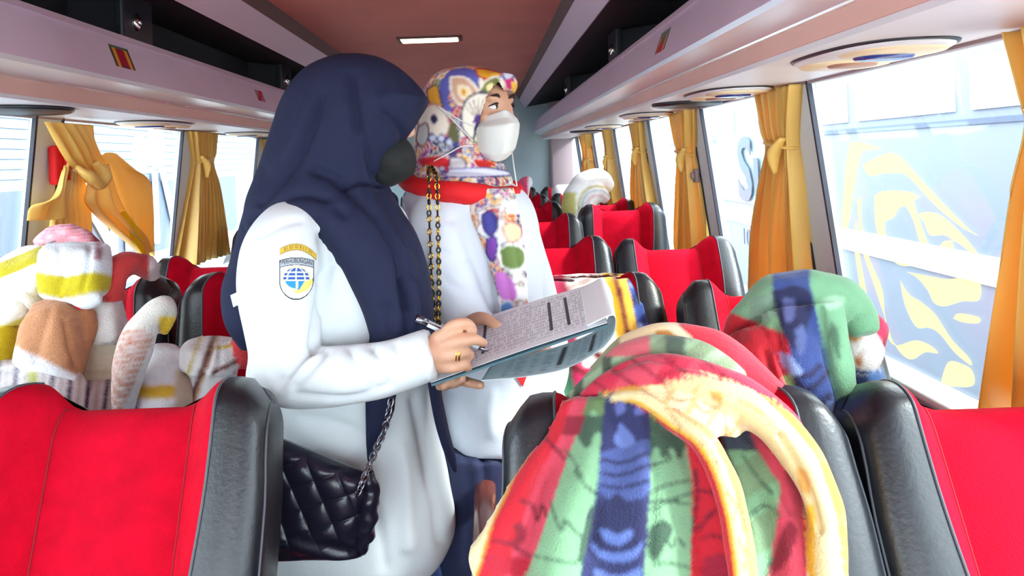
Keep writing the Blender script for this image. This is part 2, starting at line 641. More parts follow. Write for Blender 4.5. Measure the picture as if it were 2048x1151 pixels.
def st1(u, v):
    if v < 0.12: return (60, 110, 90)
    if 0.10 < u < 0.30 or 0.74 < u < 0.92: return (236, 160, 60)
    if 0.3 <= u <= 0.74: return (160, 12, 40) if abs(v - 0.5) < 0.35 else (110, 40, 90)
    return (70, 60, 40)


def st2(u, v):
    if v < 0.25: return (110, 130, 120)
    if v > 0.6 and 0.25 < u < 0.8: return (196, 30, 44)
    if 0.1 < u < 0.3 or 0.7 < u < 0.9: return (214, 170, 130)
    return (120, 90, 70)


def st3(u, v):
    d = abs((u - 0.5) + 0.5 * (v - 0.5))
    return (196, 20, 40) if d < 0.22 else (170, 120, 150)


sticker(-1, 2.08, 0.62, 'red and gold square sticker near the lock, lilac lip above the left windows', st1)
sticker(-1, 3.35, 0.5, 'small torn red sticker on the lilac rack lip beside the navy headscarf', st3)
sticker(1, 2.13, 0.62, 'grey and red square sticker on the lilac lip above the right windows', st2)

# ------------------------------------------------------------------ reading lamp panels and speakers on the soffits


def lamp_panel(sd, yc, label, off=1.03):
    o = empty('reading_lamp_panel', (XC + sd * off, yc, 1.585), label=label, cat='reading lamp', group='beige lamp panels under the racks')
    def oval(rx, ry, z0, z1, cx=0, cy=0, n=36, p=2.6):
        a = np.linspace(0, 2 * math.pi, n, endpoint=False)
        ca, sa = np.cos(a), np.sin(a)
        x = np.sign(ca) * np.abs(ca) ** (2 / p) * rx + cx; y = np.sign(sa) * np.abs(sa) ** (2 / p) * ry + cy
        R = [np.stack((x, y, np.full(n, z0)), 1), np.stack((x * 0.99, y * 0.99, np.full(n, (z0 + z1) / 2)), 1), np.stack(((x - cx) * 0.93 + cx, (y - cy) * 0.93 + cy, np.full(n, z1)), 1)]
        return loft(R)
    V, Fc = oval(0.118, 0.190, 0.0, -0.006); mk('dark_rim', V, Fc, M_BLACKP, o)
    V, Fc = oval(0.112, 0.184, -0.002, -0.011); mk('housing', V, Fc, M_SOFFIT, o)
    V, Fc = oval(0.088, 0.082, -0.007, -0.016, 0.0, -0.085); mk('lamp_cover', V, Fc, M_BEIGE, o)
    V, Fc = oval(0.055, 0.036, -0.011, -0.021, 0.0, -0.055); mk('blue_lens', V, Fc, M_BLUE, o)
    V, Fc = oval(0.088, 0.078, -0.007, -0.016, 0.0, 0.092); mk('vent_cover', V, Fc, M_BEIGE, o)
    V, Fc = oval(0.048, 0.038, -0.011, -0.020, 0.0, 0.060); mk('vent_knob', V, Fc, M_BEIGE2, o)
    return o


def speaker(sd, yc, label, off=1.03, r=0.13):
    o = empty('soffit_speaker', (XC + sd * off, yc, 1.585), label=label, cat='speaker', group='dark round speakers under the racks')
    a = np.linspace(0, 2 * math.pi, 32, endpoint=False)
    ring = lambda rr, z: np.stack((rr * np.cos(a), rr * np.sin(a), np.full(32, z)), 1)
    V, Fc = loft([ring(r, 0.0), ring(r, -0.008), ring(r * 0.93, -0.013), ring(r * 0.86, -0.009)]); mk('rim', V, Fc, M_BLACKP, o)
    V, Fc = loft([ring(r * 0.85, -0.005), ring(r * 0.8, -0.010), ring(r * 0.4, -0.014)]); mk('grille', V, Fc, M_DARK2, o)
    return o


lamp_panel(1, 1.40, 'beige oval reading lamp panel with blue lens, largest, above the gold-printed window')
lamp_panel(1, 2.22, 'beige oval lamp panel just behind the first round speaker under the right rack')
lamp_panel(1, 3.35, 'beige oval lamp panel further down the right soffit beyond the speaker')
lamp_panel(1, 4.55, 'small distant beige lamp panel near the rear of the right soffit')
speaker(1, 2.66, 'dark round speaker under the right rack beside a beige lamp panel')
speaker(1, 5.3, 'small dark speaker far back under the right rack')
speaker(-1, 1.95, 'dark round speaker under the left rack above the knotted curtain')
lamp_panel(-1, 2.75, 'beige lamp panel under the left rack right of the knotted curtain')
lamp_panel(-1, 1.25, 'beige lamp panel at the left edge of the picture under the rack')
lamp_panel(-1, 3.85, 'beige lamp panel under the left rack beside the navy headscarf')
speaker(-1, 4.45, 'dark speaker far back under the left rack beside the navy headscarf')

# ------------------------------------------------------------------ seats
SEAT_L = 0.70


def seat_back():
    """closed section columns swept up the backrest; returns vertices, faces by part, seam paths"""
    def section(v):
        xc = 0.098 + 0.006 * v
        xr = 0.128 + 0.034 * smst(0.2, 0.9, v)
        xo = 0.212 + 0.028 * smst(0.15, 0.75, v) - 0.006 * smst(0.85, 1, v)
        wf = 0.035 + 0.035 * smst(0.25, 0.7, v)
        pts, grp = [], []
        for t in np.linspace(-1, 1, 13):
            pts.append((t * xc, -0.010 * (1 - t * t))); 
        w1 = []
        for t in np.linspace(0, 1, 7)[1:]:
            w1.append((xc + (xr - xc) * t, -wf * smst(-0.15, 1.05, t)))
        l1 = []
        for t in np.linspace(0, 1, 10)[1:]:
            a = t * math.pi * 0.78
            x = xr + (xo - xr) * math.sin(min(a, math.pi / 2)) if a < math.pi / 2 else xo - 0.012 * (1 - math.sin(a))
            d = -wf - 0.012 * math.sin(t * math.pi) + (wf + 0.055) * (t ** 2.0)
            l1.append((x, d))
        r1 = [(xo - 0.02, 0.085), (xo - 0.06, 0.098), (0.08, 0.10)]
        right = w1 + l1 + r1
        left = [(-x, d) for x, d in right][::-1]
        return left + pts + right   # open at rear centre, closed by wrap
    n1 = 6 + 9 + 3
    rows, zs = [], []
    vs = list(np.linspace(0, 1, 22))
    for v in vs:
        s = np.array(section(v))
        H = SEAT_L - 0.05 - 0.042 * (1 - smst(0.085, 0.165, np.abs(s[:, 0]))) - 0.05 * smst(0.19, 0.25, np.abs(s[:, 0]))
        rows.append(np.stack((s[:, 0], s[:, 1], v * H), 1))
    s = np.array(section(1.0)); H = rows[-1][:, 2]
    for ph in np.linspace(0, math.pi / 2, 9)[1:]:
        m = 0.03
        d = m + (s[:, 1] - m) * (math.cos(ph) * 0.96 + 0.04)
        x = s[:, 0] * (1 - 0.07 * (1 - math.cos(ph)))
        rows.append(np.stack((x, d, H + 0.05 * math.sin(ph)), 1))
    R = np.array(rows)
    r, c, _ = R.shape
    col_grp = []
    for j in range(c):                       # face column j spans columns j..j+1
        if j < n1 - 6: g = 'shell'
        elif j < n1: g = 'wingL'
        elif j < n1 + 12: g = 'centre'
        elif j < n1 + 12 + 6: g = 'wingR'
        else: g = 'shell'
        col_grp.append(g)
    faces = {}
    for i in range(r - 1):
        for j in range(c):
            k = (j + 1) % c
            faces.setdefault(col_grp[j], []).append((i * c + j, i * c + k, (i + 1) * c + k, (i + 1) * c + j))
    V = R.reshape(-1, 3)
    seams = [R[:, n1 - 6], R[:, n1 + 12 + 6], R[:, n1 - 11], R[:, n1 + 12 + 11], R[:-2, n1], R[:-2, n1 + 12]]
    return V, faces, seams


def sub_mesh(name, V, Fc, m):
    idx = sorted({i for f in Fc for i in f})
    mp = {a: b for b, a in enumerate(idx)}
    return mesh(name, V[idx], [tuple(mp[i] for i in f) for f in Fc], m)


SBV, SBF, SBS = seat_back()
SM = {
    'centre': sub_mesh('back_cushion', SBV, SBF['centre'], M_RED),
    'wingL': sub_mesh('wing', SBV, SBF['wingL'], M_RED),
    'wingR': sub_mesh('wing', SBV, SBF['wingR'], M_RED),
    'shell': sub_mesh('leather_shell', SBV, SBF['shell'], M_LEATHER),
}
out = np.array((0, -0.0005, 0.0))
SM['piping'] = mesh('piping', *merge([tube(s + out, 0.0022, 6) for s in SBS[:2]]), M_PIPING)
SM['seamL'] = mesh('seam', *tube(SBS[2] + out, 0.0022, 6), M_PIPING)
SM['seamR'] = mesh('seam', *tube(SBS[3] + out, 0.0022, 6), M_PIPING)
st = []
for s in (SBS[2], SBS[3]):
    q = cr(s, 180)
    for i in range(0, 178, 3):
        st.append(tube(np.array((q[i], q[i + 1])) + np.array((0.006 if s[0][0] < 0 else -0.006, -0.0022, 0)), 0.0009, 5))
SM['stitch'] = mesh('stitching', *merge(st), M_THREAD)
SM['fold'] = mesh('cushion_seam', *merge([tube(s + out * 2, 0.0016, 6) for s in SBS[4:6]]), mat('dark red seam', (150, 0, 26), 0.8))
cv, cf = rbox(0.40, 0.46, 0.13, 0.045, 4, (0, -0.20, 0.42))
SM['cushion'] = mesh('seat_cushion', cv, cf, M_RED)
sv, sf = rbox(0.05, 0.46, 0.14, 0.02, 3, (0, -0.20, 0.41))
SM['bolster'] = mesh('cushion_bolster', sv, sf, M_LEATHER)
bv, bf = merge([rbox(0.36, 0.30, 0.06, 0.01, 2, (0, -0.18, 0.325)), rbox(0.05, 0.30, 0.30, 0.01, 2, (-0.12, -0.16, 0.15)), rbox(0.05, 0.30, 0.30, 0.01, 2, (0.12, -0.16, 0.15))])
SM['base'] = mesh('seat_base', bv, bf, M_DARK2)
av, af = rbox(0.045, 0.30, 0.05, 0.018, 4)
SM['arm'] = mesh('armrest', av, af, M_ARMREST)
pv, pf = merge([rbox(0.05, 0.04, 0.012, 0.004, 2, (0, -0.13, -0.028)), ball((-0.017, -0.142, -0.025), 0.007, 6, 10), ball((0.017, -0.142, -0.025), 0.007, 6, 10)])
SM['armcap'] = mesh('armrest_trim', pv, pf, M_CHROME)
sv, sf = rbox(0.03, 0.05, 0.18, 0.01, 2, (0, 0.05, -0.11))
SM['armpost'] = mesh('armrest_post', sv, sf, M_DARK2)


def bus_seat(x, ytop, rec, label, arm=0, armpos=None):
    """seat facing the windscreen; ytop = distance of the top of the backrest, rec = recline in degrees"""
    a = math.radians(rec)
    yp = ytop - SEAT_L * math.sin(a)
    o = empty('bus_seat', (x, yp, 0), label=label, cat='seat', group='red and black bus seats')
    zp = 0.43
    def part(nm, key, par=o, back=True):
        c = link(nm, SM[key], par)
        if back and par is o:
            c.location = (0, 0, zp); c.rotation_euler = (-a, 0, 0)
        return c
    sh = part('leather_shell', 'shell')
    part('back_cushion', 'centre'); part('wing', 'wingL'); part('wing', 'wingR')
    part('cushion_seam', 'fold')
    part('piping', 'piping', sh); part('seam', 'seamL', sh); part('seam', 'seamR', sh); part('stitching', 'stitch', sh)
    part('seat_cushion', 'cushion', o, False); part('cushion_bolster', 'bolster', o, False).location = (-0.21, 0, 0); part('cushion_bolster', 'bolster', o, False).location = (0.21, 0, 0); part('seat_base', 'base', o, False)
    if arm:
        ar = part('armrest', 'arm', o, False); ar.location = armpos or (arm * 0.262, -0.16, 0.635)
        part('armrest_trim', 'armcap', ar, False); part('armrest_post', 'armpost', ar, False)
    return o


RA, RWN, LA, LWN = 0.242, 0.724, -0.565, -1.06
R_ = 26
bus_seat(LA, 1.09, 22.5, 'red seat with black leather side, in front of the woman in navy headscarf', arm=1)
bus_seat(LWN, 1.09, R_, 'red window seat beside the big left foreground seat, mostly out of picture')
bus_seat(RA, 1.02, R_, 'seat mostly hidden under the big striped blanket in the foreground', arm=-1)
bus_seat(RWN, 1.02, R_, 'pink-red seat at the right edge, below the gold-printed window')
bus_seat(LA, 1.84, 6, 'upright seat behind the striped towel, left of the navy headscarf woman')
bus_seat(LWN, 1.84, 6, 'window seat under the pile of knitted towels, black wing showing')
bus_seat(RA, 2.02, R_, 'seat under the yellow and blue striped blanket behind the clipboard', arm=-1, armpos=(-0.268, -0.36, 0.70))
bus_seat(RWN, 1.86, R_, 'window seat directly behind the draped blue and green blanket')
bus_seat(RA, 2.80, 22, 'aisle seat with black right wing beside the floral headscarf woman', arm=-1)
bus_seat(RWN, 2.80, R_, 'pink window seat in the third row before the second right curtain')
bus_seat(RA, 3.60, 14, 'low aisle seat behind the third row, beside the upright pink seat', arm=-1)
bus_seat(RWN, 3.82, 0, 'upright tall pink window seat before the third curtain')
bus_seat(RA, 4.45, 10, 'small far aisle seat fifth from the front on the right', arm=-1)
bus_seat(RWN, 4.50, 10, 'far window seat carrying a pile of white towels')
bus_seat(LA, 2.75, R_, 'aisle seat hidden behind the navy headscarf woman, third left row', arm=1)
bus_seat(LWN, 2.75, R_, 'window seat behind the towel pile, third left row')
bus_seat(LA, 3.60, 15, 'hidden aisle seat in the fourth left row', arm=1)
bus_seat(LWN, 3.60, 15, 'hidden window seat in the fourth left row')
bus_seat(RA, 5.35, 10, 'far red aisle seat sixth from the front', arm=-1)
s6 = bus_seat(RWN, 5.45, 4, 'far window seat with a white cover before the rear panel')
V, Fc = rbox(0.43, 0.19, 0.34, 0.05, 4, (0, 0.045, 0.58))
c = mk('seat_cover', V, Fc, M_HEADCOVER, s6, label='white cloth seat cover'); c.location = (0, 0, 0.43); c.rotation_euler = (-math.radians(4), 0, 0)
for k, x in enumerate((RA, RWN, LA, LWN)):
    bus_seat(x, 6.5, 8, ['far red seat in the rear row, right of the aisle', 'far seat in the rear row by the right window', 'far seat in the rear row, left of the aisle', 'far seat in the rear row by the left window'][k])

# ------------------------------------------------------------------ curtains


def curtain(sd, rows, npl, label, tie=None, seed=0, zbot=None, inset=0.014, n=150, amp=0.020):
    """rows: (z, ynear, yfar, amplitude); pleated cloth hung along the side wall"""
    rng = random.Random(seed)
    rows = sorted(rows, key=lambda r: -r[0])
    ctrl = np.array(rows, float)
    m = 46
    S = cr(ctrl, m)
    o = empty('window_curtain', (wx(sd, ctrl[-1, 0], inset), S[-1, 1], ctrl[-1, 0]), label=label, cat='curtain', group='yellow satin window curtains')
    ph = rng.random() * 6
    wph = [rng.uniform(-0.6, 0.6) for _ in range(6)]
    V = []
    for (z, ya, yb, am) in S:
        for t in np.linspace(0, 1, n):
            tt = t + 0.03 * math.sin(6.28 * t + ph) + 0.015 * math.sin(17 * t + wph[0] * 4)
            w = 1.35 * math.sin(2 * math.pi * npl * tt + ph) + 0.45 * math.sin(2 * math.pi * npl * 2.1 * tt + wph[1] * 6 + 2 * z)
            x = wx(sd, z, inset + 0.016) - sd * am * w
            V.append((x, ya + (yb - ya) * t + 0.25 * am * math.cos(2 * math.pi * npl * tt * 1.0 + ph), z))
    base = np.array(o.location)
    mk('drape', np.array(V) - base, grid_faces(m, n), M_CURT, o, solid=0.002)
    if tie is not None:
        z, ya, yb = tie
        ring = []
        for a in np.linspace(0, 2 * math.pi, 28):
            ring.append((wx(sd, z, inset + 0.016) - sd * 0.036 * math.sin(a), (ya + yb) / 2 + (yb - ya) * 0.56 * math.cos(a), z + 0.012 * math.cos(a)))
        V, Fc = tube(np.array(ring) - base, 0.017, 8, flat=0.35)
        mk('tie_band', V, Fc, M_CURT, o)
        V, Fc = smooth_tube(np.array([(wx(sd, z, inset + 0.05), ya - 0.02, z + 0.015), (wx(sd, z, inset + 0.06), ya + 0.02, z - 0.03), (wx(sd, z, inset + 0.055), ya + 0.03, z - 0.09)]) - base, (0.012, 0.024, 0.008), 14, 10, 0.5)
        mk('tie_knot', V, Fc, M_CURT, o)
    return o


curtain(1, [(1.58, 0.90, 1.165, 0.016), (1.47, 0.96, 1.145, 0.018), (1.42, 0.98, 1.14, 0.018), (1.30, 0.97, 1.19, 0.022), (1.10, 0.92, 1.255, 0.028), (0.86, 0.84, 1.36, 0.024)], 5, 'yellow satin curtain at the right edge of the picture', tie=(1.44, 0.98, 1.13), seed=1)
curtain(1, [(1.58, 1.98, 2.24, 0.018), (1.46, 2.04, 2.23, 0.018), (1.40, 2.06, 2.21, 0.018), (1.32, 2.06, 2.27, 0.022), (1.12, 2.08, 2.44, 0.026), (0.86, 2.11, 2.58, 0.030)], 6, 'large tied yellow curtain over the second right pillar', tie=(1.415, 2.08, 2.20), seed=2)
curtain(1, [(1.58, 2.98, 3.28, 0.018), (1.46, 3.04, 3.27, 0.018), (1.38, 3.08, 3.26, 0.018), (1.20, 3.08, 3.38, 0.024), (0.95, 3.10, 3.55, 0.030), (0.86, 3.10, 3.58, 0.030)], 6, 'tied yellow curtain beside the third row window seat', tie=(1.40, 3.10, 3.24), seed=3)
curtain(1, [(1.58, 3.98, 4.20, 0.018), (1.44, 4.02, 4.20, 0.018), (1.34, 4.02, 4.30, 0.022), (1.12, 3.98, 4.45, 0.030), (0.86, 3.96, 4.55, 0.024)], 6, 'yellow curtain behind the upright tall pink seat', tie=(1.42, 4.04, 4.17), seed=4)
curtain(1, [(1.58, 5.00, 5.25, 0.018), (1.42, 5.05, 5.24, 0.018), (1.2, 5.02, 5.40, 0.03), (0.86, 5.0, 5.6, 0.024)], 6, 'pale yellow curtain second from the rear on the right side', tie=(1.38, 5.08, 5.2), seed=5)
curtain(1, [(1.58, 5.95, 6.45, 0.022), (1.42, 6.05, 6.40, 0.02), (1.2, 6.02, 6.60, 0.03), (0.86, 6.0, 6.8, 0.024)], 6, 'rearmost yellow curtain beside the blue grey rear panel', tie=(1.36, 6.1, 6.3), seed=6)
curtain(-1, [(1.58, 3.34, 3.62, 0.02), (1.48, 3.40, 3.62, 0.02), (1.42, 3.42, 3.60, 0.02), (1.30, 3.40, 3.68, 0.028), (1.1, 3.36, 3.76, 0.040), (0.93, 3.32, 3.82, 0.050)], 9, 'pleated yellow curtain on the left, just left of the navy headscarf', tie=(1.445, 3.44, 3.58), seed=7)
curtain(-1, [(1.58, 4.45, 4.75, 0.02), (1.44, 4.5, 4.72, 0.02), (1.1, 4.42, 4.9, 0.034), (0.9, 4.4, 4.95, 0.024)], 7, 'sliver of yellow curtain touching the back of the navy headscarf', seed=8)

# the knotted curtain on the left: gathered top, a knot, a pleated skirt and two loose tails
XK = wx(-1, 1.4, 0.07)


def PW(px, py, inset=0.07):
    """point on the plane of the left wall's curtains seen at a photo pixel"""
    Y = 2.4
    for _ in range(6):
        p = P(px, py, Y)
        Y = Y * wx(-1, p[2], inset) / p[0]
    return P(px, py, Y)


kc = empty('window_curtain', PW(150, 500), label='knotted yellow curtain with loose tails above the towel pile', cat='curtain', group='yellow satin window curtains')
kb = np.array(kc.location)


def sheet(rows, n=40, m=40, inset=0.07, pl=0, amp=0.0, bulge=0.0, ph=0.0):
    """rows of pixel polylines, cloth pleated across"""
    R = np.array([cr(np.array([PW(a, b, inset) for a, b in r]), n) for r in rows])
    S = np.array([cr(R[:, j], m) for j in range(n)]).transpose(1, 0, 2)
    t = np.linspace(0, 1, n)
    for i in range(m):
        f = i / (m - 1)
        S[i, :, 0] += amp * np.sin(2 * math.pi * pl * t + ph) * (0.4 + 0.6 * f) + bulge * np.sin(math.pi * t) * math.sin(math.pi * min(1, 0.15 + f * 0.85))
    return S.reshape(-1, 3) - kb, grid_faces(m, n)


V, Fc = sheet([[(88, 243), (120, 246), (150, 248), (186, 250)], [(108, 280), (135, 285), (160, 285), (190, 284)], [(135, 325), (155, 322), (175, 318), (198, 305)], [(160, 350), (175, 350), (190, 342), (215, 330)]], 90, 40, 0.07, 5, 0.018, 0.03)
mk('gathered_top', V, Fc, M_CURT, kc, solid=0.002)
V, Fc = sheet([[(128, 330), (140, 338), (152, 345), (165, 350)], [(112, 390), (130, 395), (152, 395), (178, 385)], [(100, 440), (128, 440), (155, 440), (184, 430)], [(92, 520), (125, 522), (160, 522), (182, 520)]], 120, 40, 0.06, 7, 0.016, 0.0)
mk('pleated_skirt', V, Fc, M_CURT, kc, solid=0.002)
V, Fc = sheet([[(135, 325), (128, 332), (124, 340)], [(125, 360), (112, 380), (104, 395)], [(126, 395), (100, 405), (62, 412)], [(130, 436), (100, 440), (54, 441)]], 30, 30, 0.075, 1.5, 0.016, 0.02)
mk('loose_tail', V, Fc, M_CURT, kc, solid=0.002)
V, Fc = sheet([[(182, 330), (196, 332), (214, 328)], [(172, 380), (195, 372), (222, 360)], [(170, 405), (202, 415), (235, 400)], [(200, 440), (225, 440), (256, 440)], [(245, 478), (262, 478), (284, 470)], [(285, 514), (290, 512), (298, 500)]], 40, 60, 0.085, 2.5, 0.020, 0.035)
mk('loose_tail', V, Fc, M_CURT, kc, solid=0.002)
V, Fc = sheet([[(195, 310), (210, 305), (232, 318)], [(215, 345), (235, 335), (258, 350)], [(225, 385), (262, 360), (288, 385)], [(240, 430), (270, 420), (299, 420)], [(255, 460), (280, 455), (302, 460)], [(285, 505), (295, 505), (305, 525)]], 40, 60, 0.06, 1.6, 0.020, 0.05, 1.0)
mk('loose_tail', V, Fc, M_CURT, kc, solid=0.002)
V, Fc = sheet([[(240, 425), (246, 422), (254, 428)], [(252, 450), (262, 446), (270, 452)], [(262, 475), (275, 468), (286, 476)], [(284, 508), (287, 506), (288, 500)]], 12, 24, 0.11, 0, 0, 0.01)
mk('ribbon', V, Fc, M_CURT2, kc, solid=0.002, label='bright yellow ribbon strip')
path = [PW(150, 335, 0.09), PW(175, 350, 0.12), PW(196, 365, 0.12), PW(205, 345, 0.12), PW(190, 325, 0.11)]
V, Fc = smooth_tube(np.array(path) - kb, (0.012, 0.028, 0.03, 0.028, 0.012), 24, 12, 0.7)
mk('knot', wobble(V, Fc, 0.008, 40), Fc, M_CURT, kc)

# ------------------------------------------------------------------ gold film printed on the first right window
FILM = [
    # blades traced on the pane as closed outlines of photo pixels
    [(1700, 285), (1722, 284), (1762, 297), (1742, 299), (1724, 305), (1716, 330), (1708, 380), (1696, 450), (1686, 480), (1683, 440), (1688, 370), (1694, 310)],
    [(1724, 330), (1745, 318), (1775, 306), (1800, 312), (1830, 345), (1880, 400), (1935, 455), (1958, 472), (1920, 452), (1870, 410), (1815, 352), (1790, 346), (1760, 348), (1738, 352)],
    [(1748, 392), (1765, 382), (1812, 382), (1838, 394), (1828, 402), (1836, 430), (1850, 470), (1862, 500), (1876, 495), (1888, 482), (1904, 480), (1888, 470), (1860, 470), (1848, 445), (1838, 428), (1864, 424), (1895, 440), (1935, 480), (1966, 520), (1962, 524), (1925, 492), (1905, 482), (1915, 508), (1946, 534), (1922, 524), (1900, 500), (1885, 495), (1872, 507), (1850, 506), (1838, 480), (1826, 440), (1812, 414), (1798, 416), (1786, 436), (1770, 444), (1772, 470), (1790, 508), (1812, 522), (1832, 520), (1822, 531), (1795, 528), (1770, 500), (1752, 455)],
    [(1714, 400), (1722, 395), (1724, 450), (1740, 520), (1765, 580), (1772, 660), (1790, 690), (1830, 680), (1860, 690), (1876, 706), (1850, 704), (1826, 718), (1806, 710), (1785, 680), (1768, 630), (1745, 560), (1722, 490)],
    [(1712, 440), (1718, 500), (1732, 580), (1750, 680), (1756, 740), (1748, 760), (1740, 690), (1722, 590), (1712, 520), (1706, 480)],
    [(1800, 560), (1818, 588), (1840, 602), (1868, 625), (1885, 650), (1905, 680), (1938, 715), (1942, 730), (1910, 705), (1880, 668), (1858, 655), (1835, 655), (1818, 630), (1806, 595)],
    [(1814, 543), (1860, 552), (1900, 558), (1935, 552), (1960, 565), (1958, 600), (1925, 602), (1890, 612), (1868, 605), (1855, 580), (1835, 556)],
    [(1906, 636), (1918, 626), (1958, 634), (1956, 646), (1925, 644)],
    [(1880, 770), (1890, 735), (1900, 722), (1918, 725), (1944, 740), (1944, 772)],
    [(1722, 560), (1732, 600), (1752, 670), (1770, 740), (1778, 765), (1768, 760), (1750, 700), (1730, 640)],
]


def on_right_pane(px, py, inset=-0.008):
    Y = 1.5
    for _ in range(8):
        p = P(px, py, Y)
        Y = Y * wx(1, p[2], inset) / p[0]
    return P(px, py, Y)


nt = M_GOLDFILM.node_tree   # gold film layer: half clear, half milky
_o = nt.nodes['Material Output']; _old = _o.inputs['Surface'].links[0].from_socket
_tl = nt.nodes.new('ShaderNodeBsdfTranslucent'); _tl.inputs['Color'].default_value = (*lin((246, 220, 150)), 1)
_df = nt.nodes.new('ShaderNodeBsdfDiffuse'); _df.inputs['Color'].default_value = (*lin((240, 214, 140)), 1)
_a = nt.nodes.new('ShaderNodeMixShader'); _a.inputs[0].default_value = 0.5
_b = nt.nodes.new('ShaderNodeMixShader'); _b.inputs[0].default_value = 0.42
nt.links.new(_tl.outputs[0], _a.inputs[1]); nt.links.new(_df.outputs[0], _a.inputs[2])
nt.links.new(_old, _b.inputs[1]); nt.links.new(_a.outputs[0], _b.inputs[2]); nt.links.new(_b.outputs[0], _o.inputs['Surface'])
fe = empty('window_decal', on_right_pane(1800, 560), label='gold abstract swirl film printed on the right front window', cat='decal')
for k, poly in enumerate(FILM):
    q = cr(np.array(poly + poly[:1], float), len(poly) * 4)[:-1]
    pts = np.array([on_right_pane(a, b) for a, b in q]) - np.array(fe.location)
    tris = tessellate_polygon([[Vector((x, y, 0)) for x, y in q]])
    me = mesh('gold_blade', pts, tris, None, False)
    me.materials.append(M_GOLDFILM)
    o = link('gold_blade', me, fe)

# ------------------------------------------------------------------ outside: ground, parked buses, a hall
M_GROUND = mat('pale concrete yard', (190, 188, 184), 0.9, var=0.1, vscale=0.6)
V, Fc = box(-60, 60, -30, 70, -1.05, -1.0)
mk('ground', V, Fc, M_GROUND, smooth=False, kind='structure', label='pale concrete yard outside the bus', cat='ground')
M_BUSGREY = mat('blue grey bus paint', (116, 124, 140), 0.6)
M_BUSWHITE = mat('white bus stripe', (215, 220, 225), 0.5)
M_BUSWIN = mat('bus window pale', (190, 196, 204), 0.4)
M_BUSBLUE = mat('pale blue bus paint', (112, 130, 152), 0.6)
M_BUSDARK = mat('dark blue grey lettering', (78, 90, 112), 0.6)
M_TYRE = mat('tyre', (40, 40, 42), 0.8)
M_CYAN = mat('pale cyan panel', (130, 156, 168), 0.5)


def parked_bus(x, y0, y1, sd, label, body, zroof):
    """long coach standing parallel to ours; sd = the side it shows us"""
    o = empty('parked_bus', (x, (y0 + y1) / 2, -1.0), label=label, cat='bus')
    b = np.array(o.location)
    V, Fc = rbox(2.4, y1 - y0, zroof + 0.65, 0.12, 3, (0, 0, (zroof + 0.65) / 2 + 0.35)); mk('body', V, Fc, body, o)
    fx = -sd * 1.2
    for k, yy in enumerate((-(y1 - y0) / 2 + 2.2, (y1 - y0) / 2 - 2.6)):
        V, Fc = tube(np.array([(fx * 0.78, yy, 0.48), (fx * 1.01, yy, 0.48)]), 0.48, 24); mk('wheel', V, Fc, M_TYRE, o)
    return o, fx


busR, fx = parked_bus(4.6, 1.5, 13.0, 1, 'pale grey coach parked outside the right windows', M_BUSGREY, 2.35)
V, Fc = box(fx - 0.02, fx + 0.05, -5.6, 5.6, 1.42, 1.62); mk('white_stripe', V, Fc, M_BUSWHITE, busR, smooth=False)
V, Fc = box(fx - 0.015, fx + 0.05, -5.6, 5.6, 2.52, 2.56); mk('trim_line', V, Fc, M_BUSDARK, busR, smooth=False)
for k in range(7):
    y = -5.2 + k * 1.5
    V, Fc = box(fx - 0.02, fx + 0.05, y, y + 1.32, 2.62, 2.98); mk('bus_window', V, Fc, M_BUSWIN, busR, smooth=False)
V, Fc = box(fx - 0.02, fx + 0.05, 0.2, 3.0, 1.70, 2.62); mk('cyan_panel', V, Fc, M_CYAN, busR, smooth=False)


def wall_text(body, size, at, m, parent, face, bold=0.0):
    """upright lettering on a plane x = const; face -1 looks toward -x"""
    V, Fc = text_mesh(body, size, bold)
    R = np.array(((0, 0, 1), (face, 0, 0), (0, 1, 0)), float)  # text x -> y*face, text y -> z
    W2 = np.stack((np.zeros(len(V)), -face * V[:, 0] * -1, V[:, 1]), 1)
    if face < 0: W2[:, 1] = -V[:, 0]
    return mk('lettering', W2 + np.array(at), Fc, m, parent, smooth=False, solid=0.01, offset=0)


wall_text('Su', 1.15, (fx - 0.05, 1.55, 2.10), M_BUSDARK, busR, -1, 0.02)
wall_text('1000', 0.30, (fx - 0.035, 1.75, 1.25), M_BUSDARK, busR, -1)
busL, fx = parked_bus(-5.6, 1.5, 14.5, -1, 'pale blue coach with white letters outside the left windows', M_BUSBLUE, 2.6)
V, Fc = box(fx - 0.05, fx + 0.02, -2.5, 4.2, 1.35, 2.25); mk('dark_band', V, Fc, M_BUSDARK, busL, smooth=False)
for k in range(9):
    V, Fc = box(fx - 0.05, fx + 0.012, -5.8, 5.8, 2.36 + k * 0.095, 2.38 + k * 0.095); mk('body_line', V, Fc, M_BUSGREY, busL, smooth=False)
V, Fc = box(fx - 0.05, fx + 0.02, 0.2, 1.9, 2.92, 3.12); mk('white_panel', V, Fc, M_BUSWHITE, busL, smooth=False)
wall_text('NNW', 1.35, (fx + 0.05, 1.0, 1.85), M_BUSWHITE, busL, 1, 0.01)
V, Fc = merge([ball((fx, 0.9, 2.62), (0.03, 0.22, 0.26), 8, 14), ball((fx, 1.35, 2.72), (0.03, 0.26, 0.34), 8, 14)]); mk('white_emblem', V, Fc, M_BUSWHITE, busL)
V, Fc = box(fx - 0.05, fx + 0.025, -5.6, 5.6, 1.05, 1.32); mk('white_stripe', V, Fc, M_BUSWHITE, busL, smooth=False)
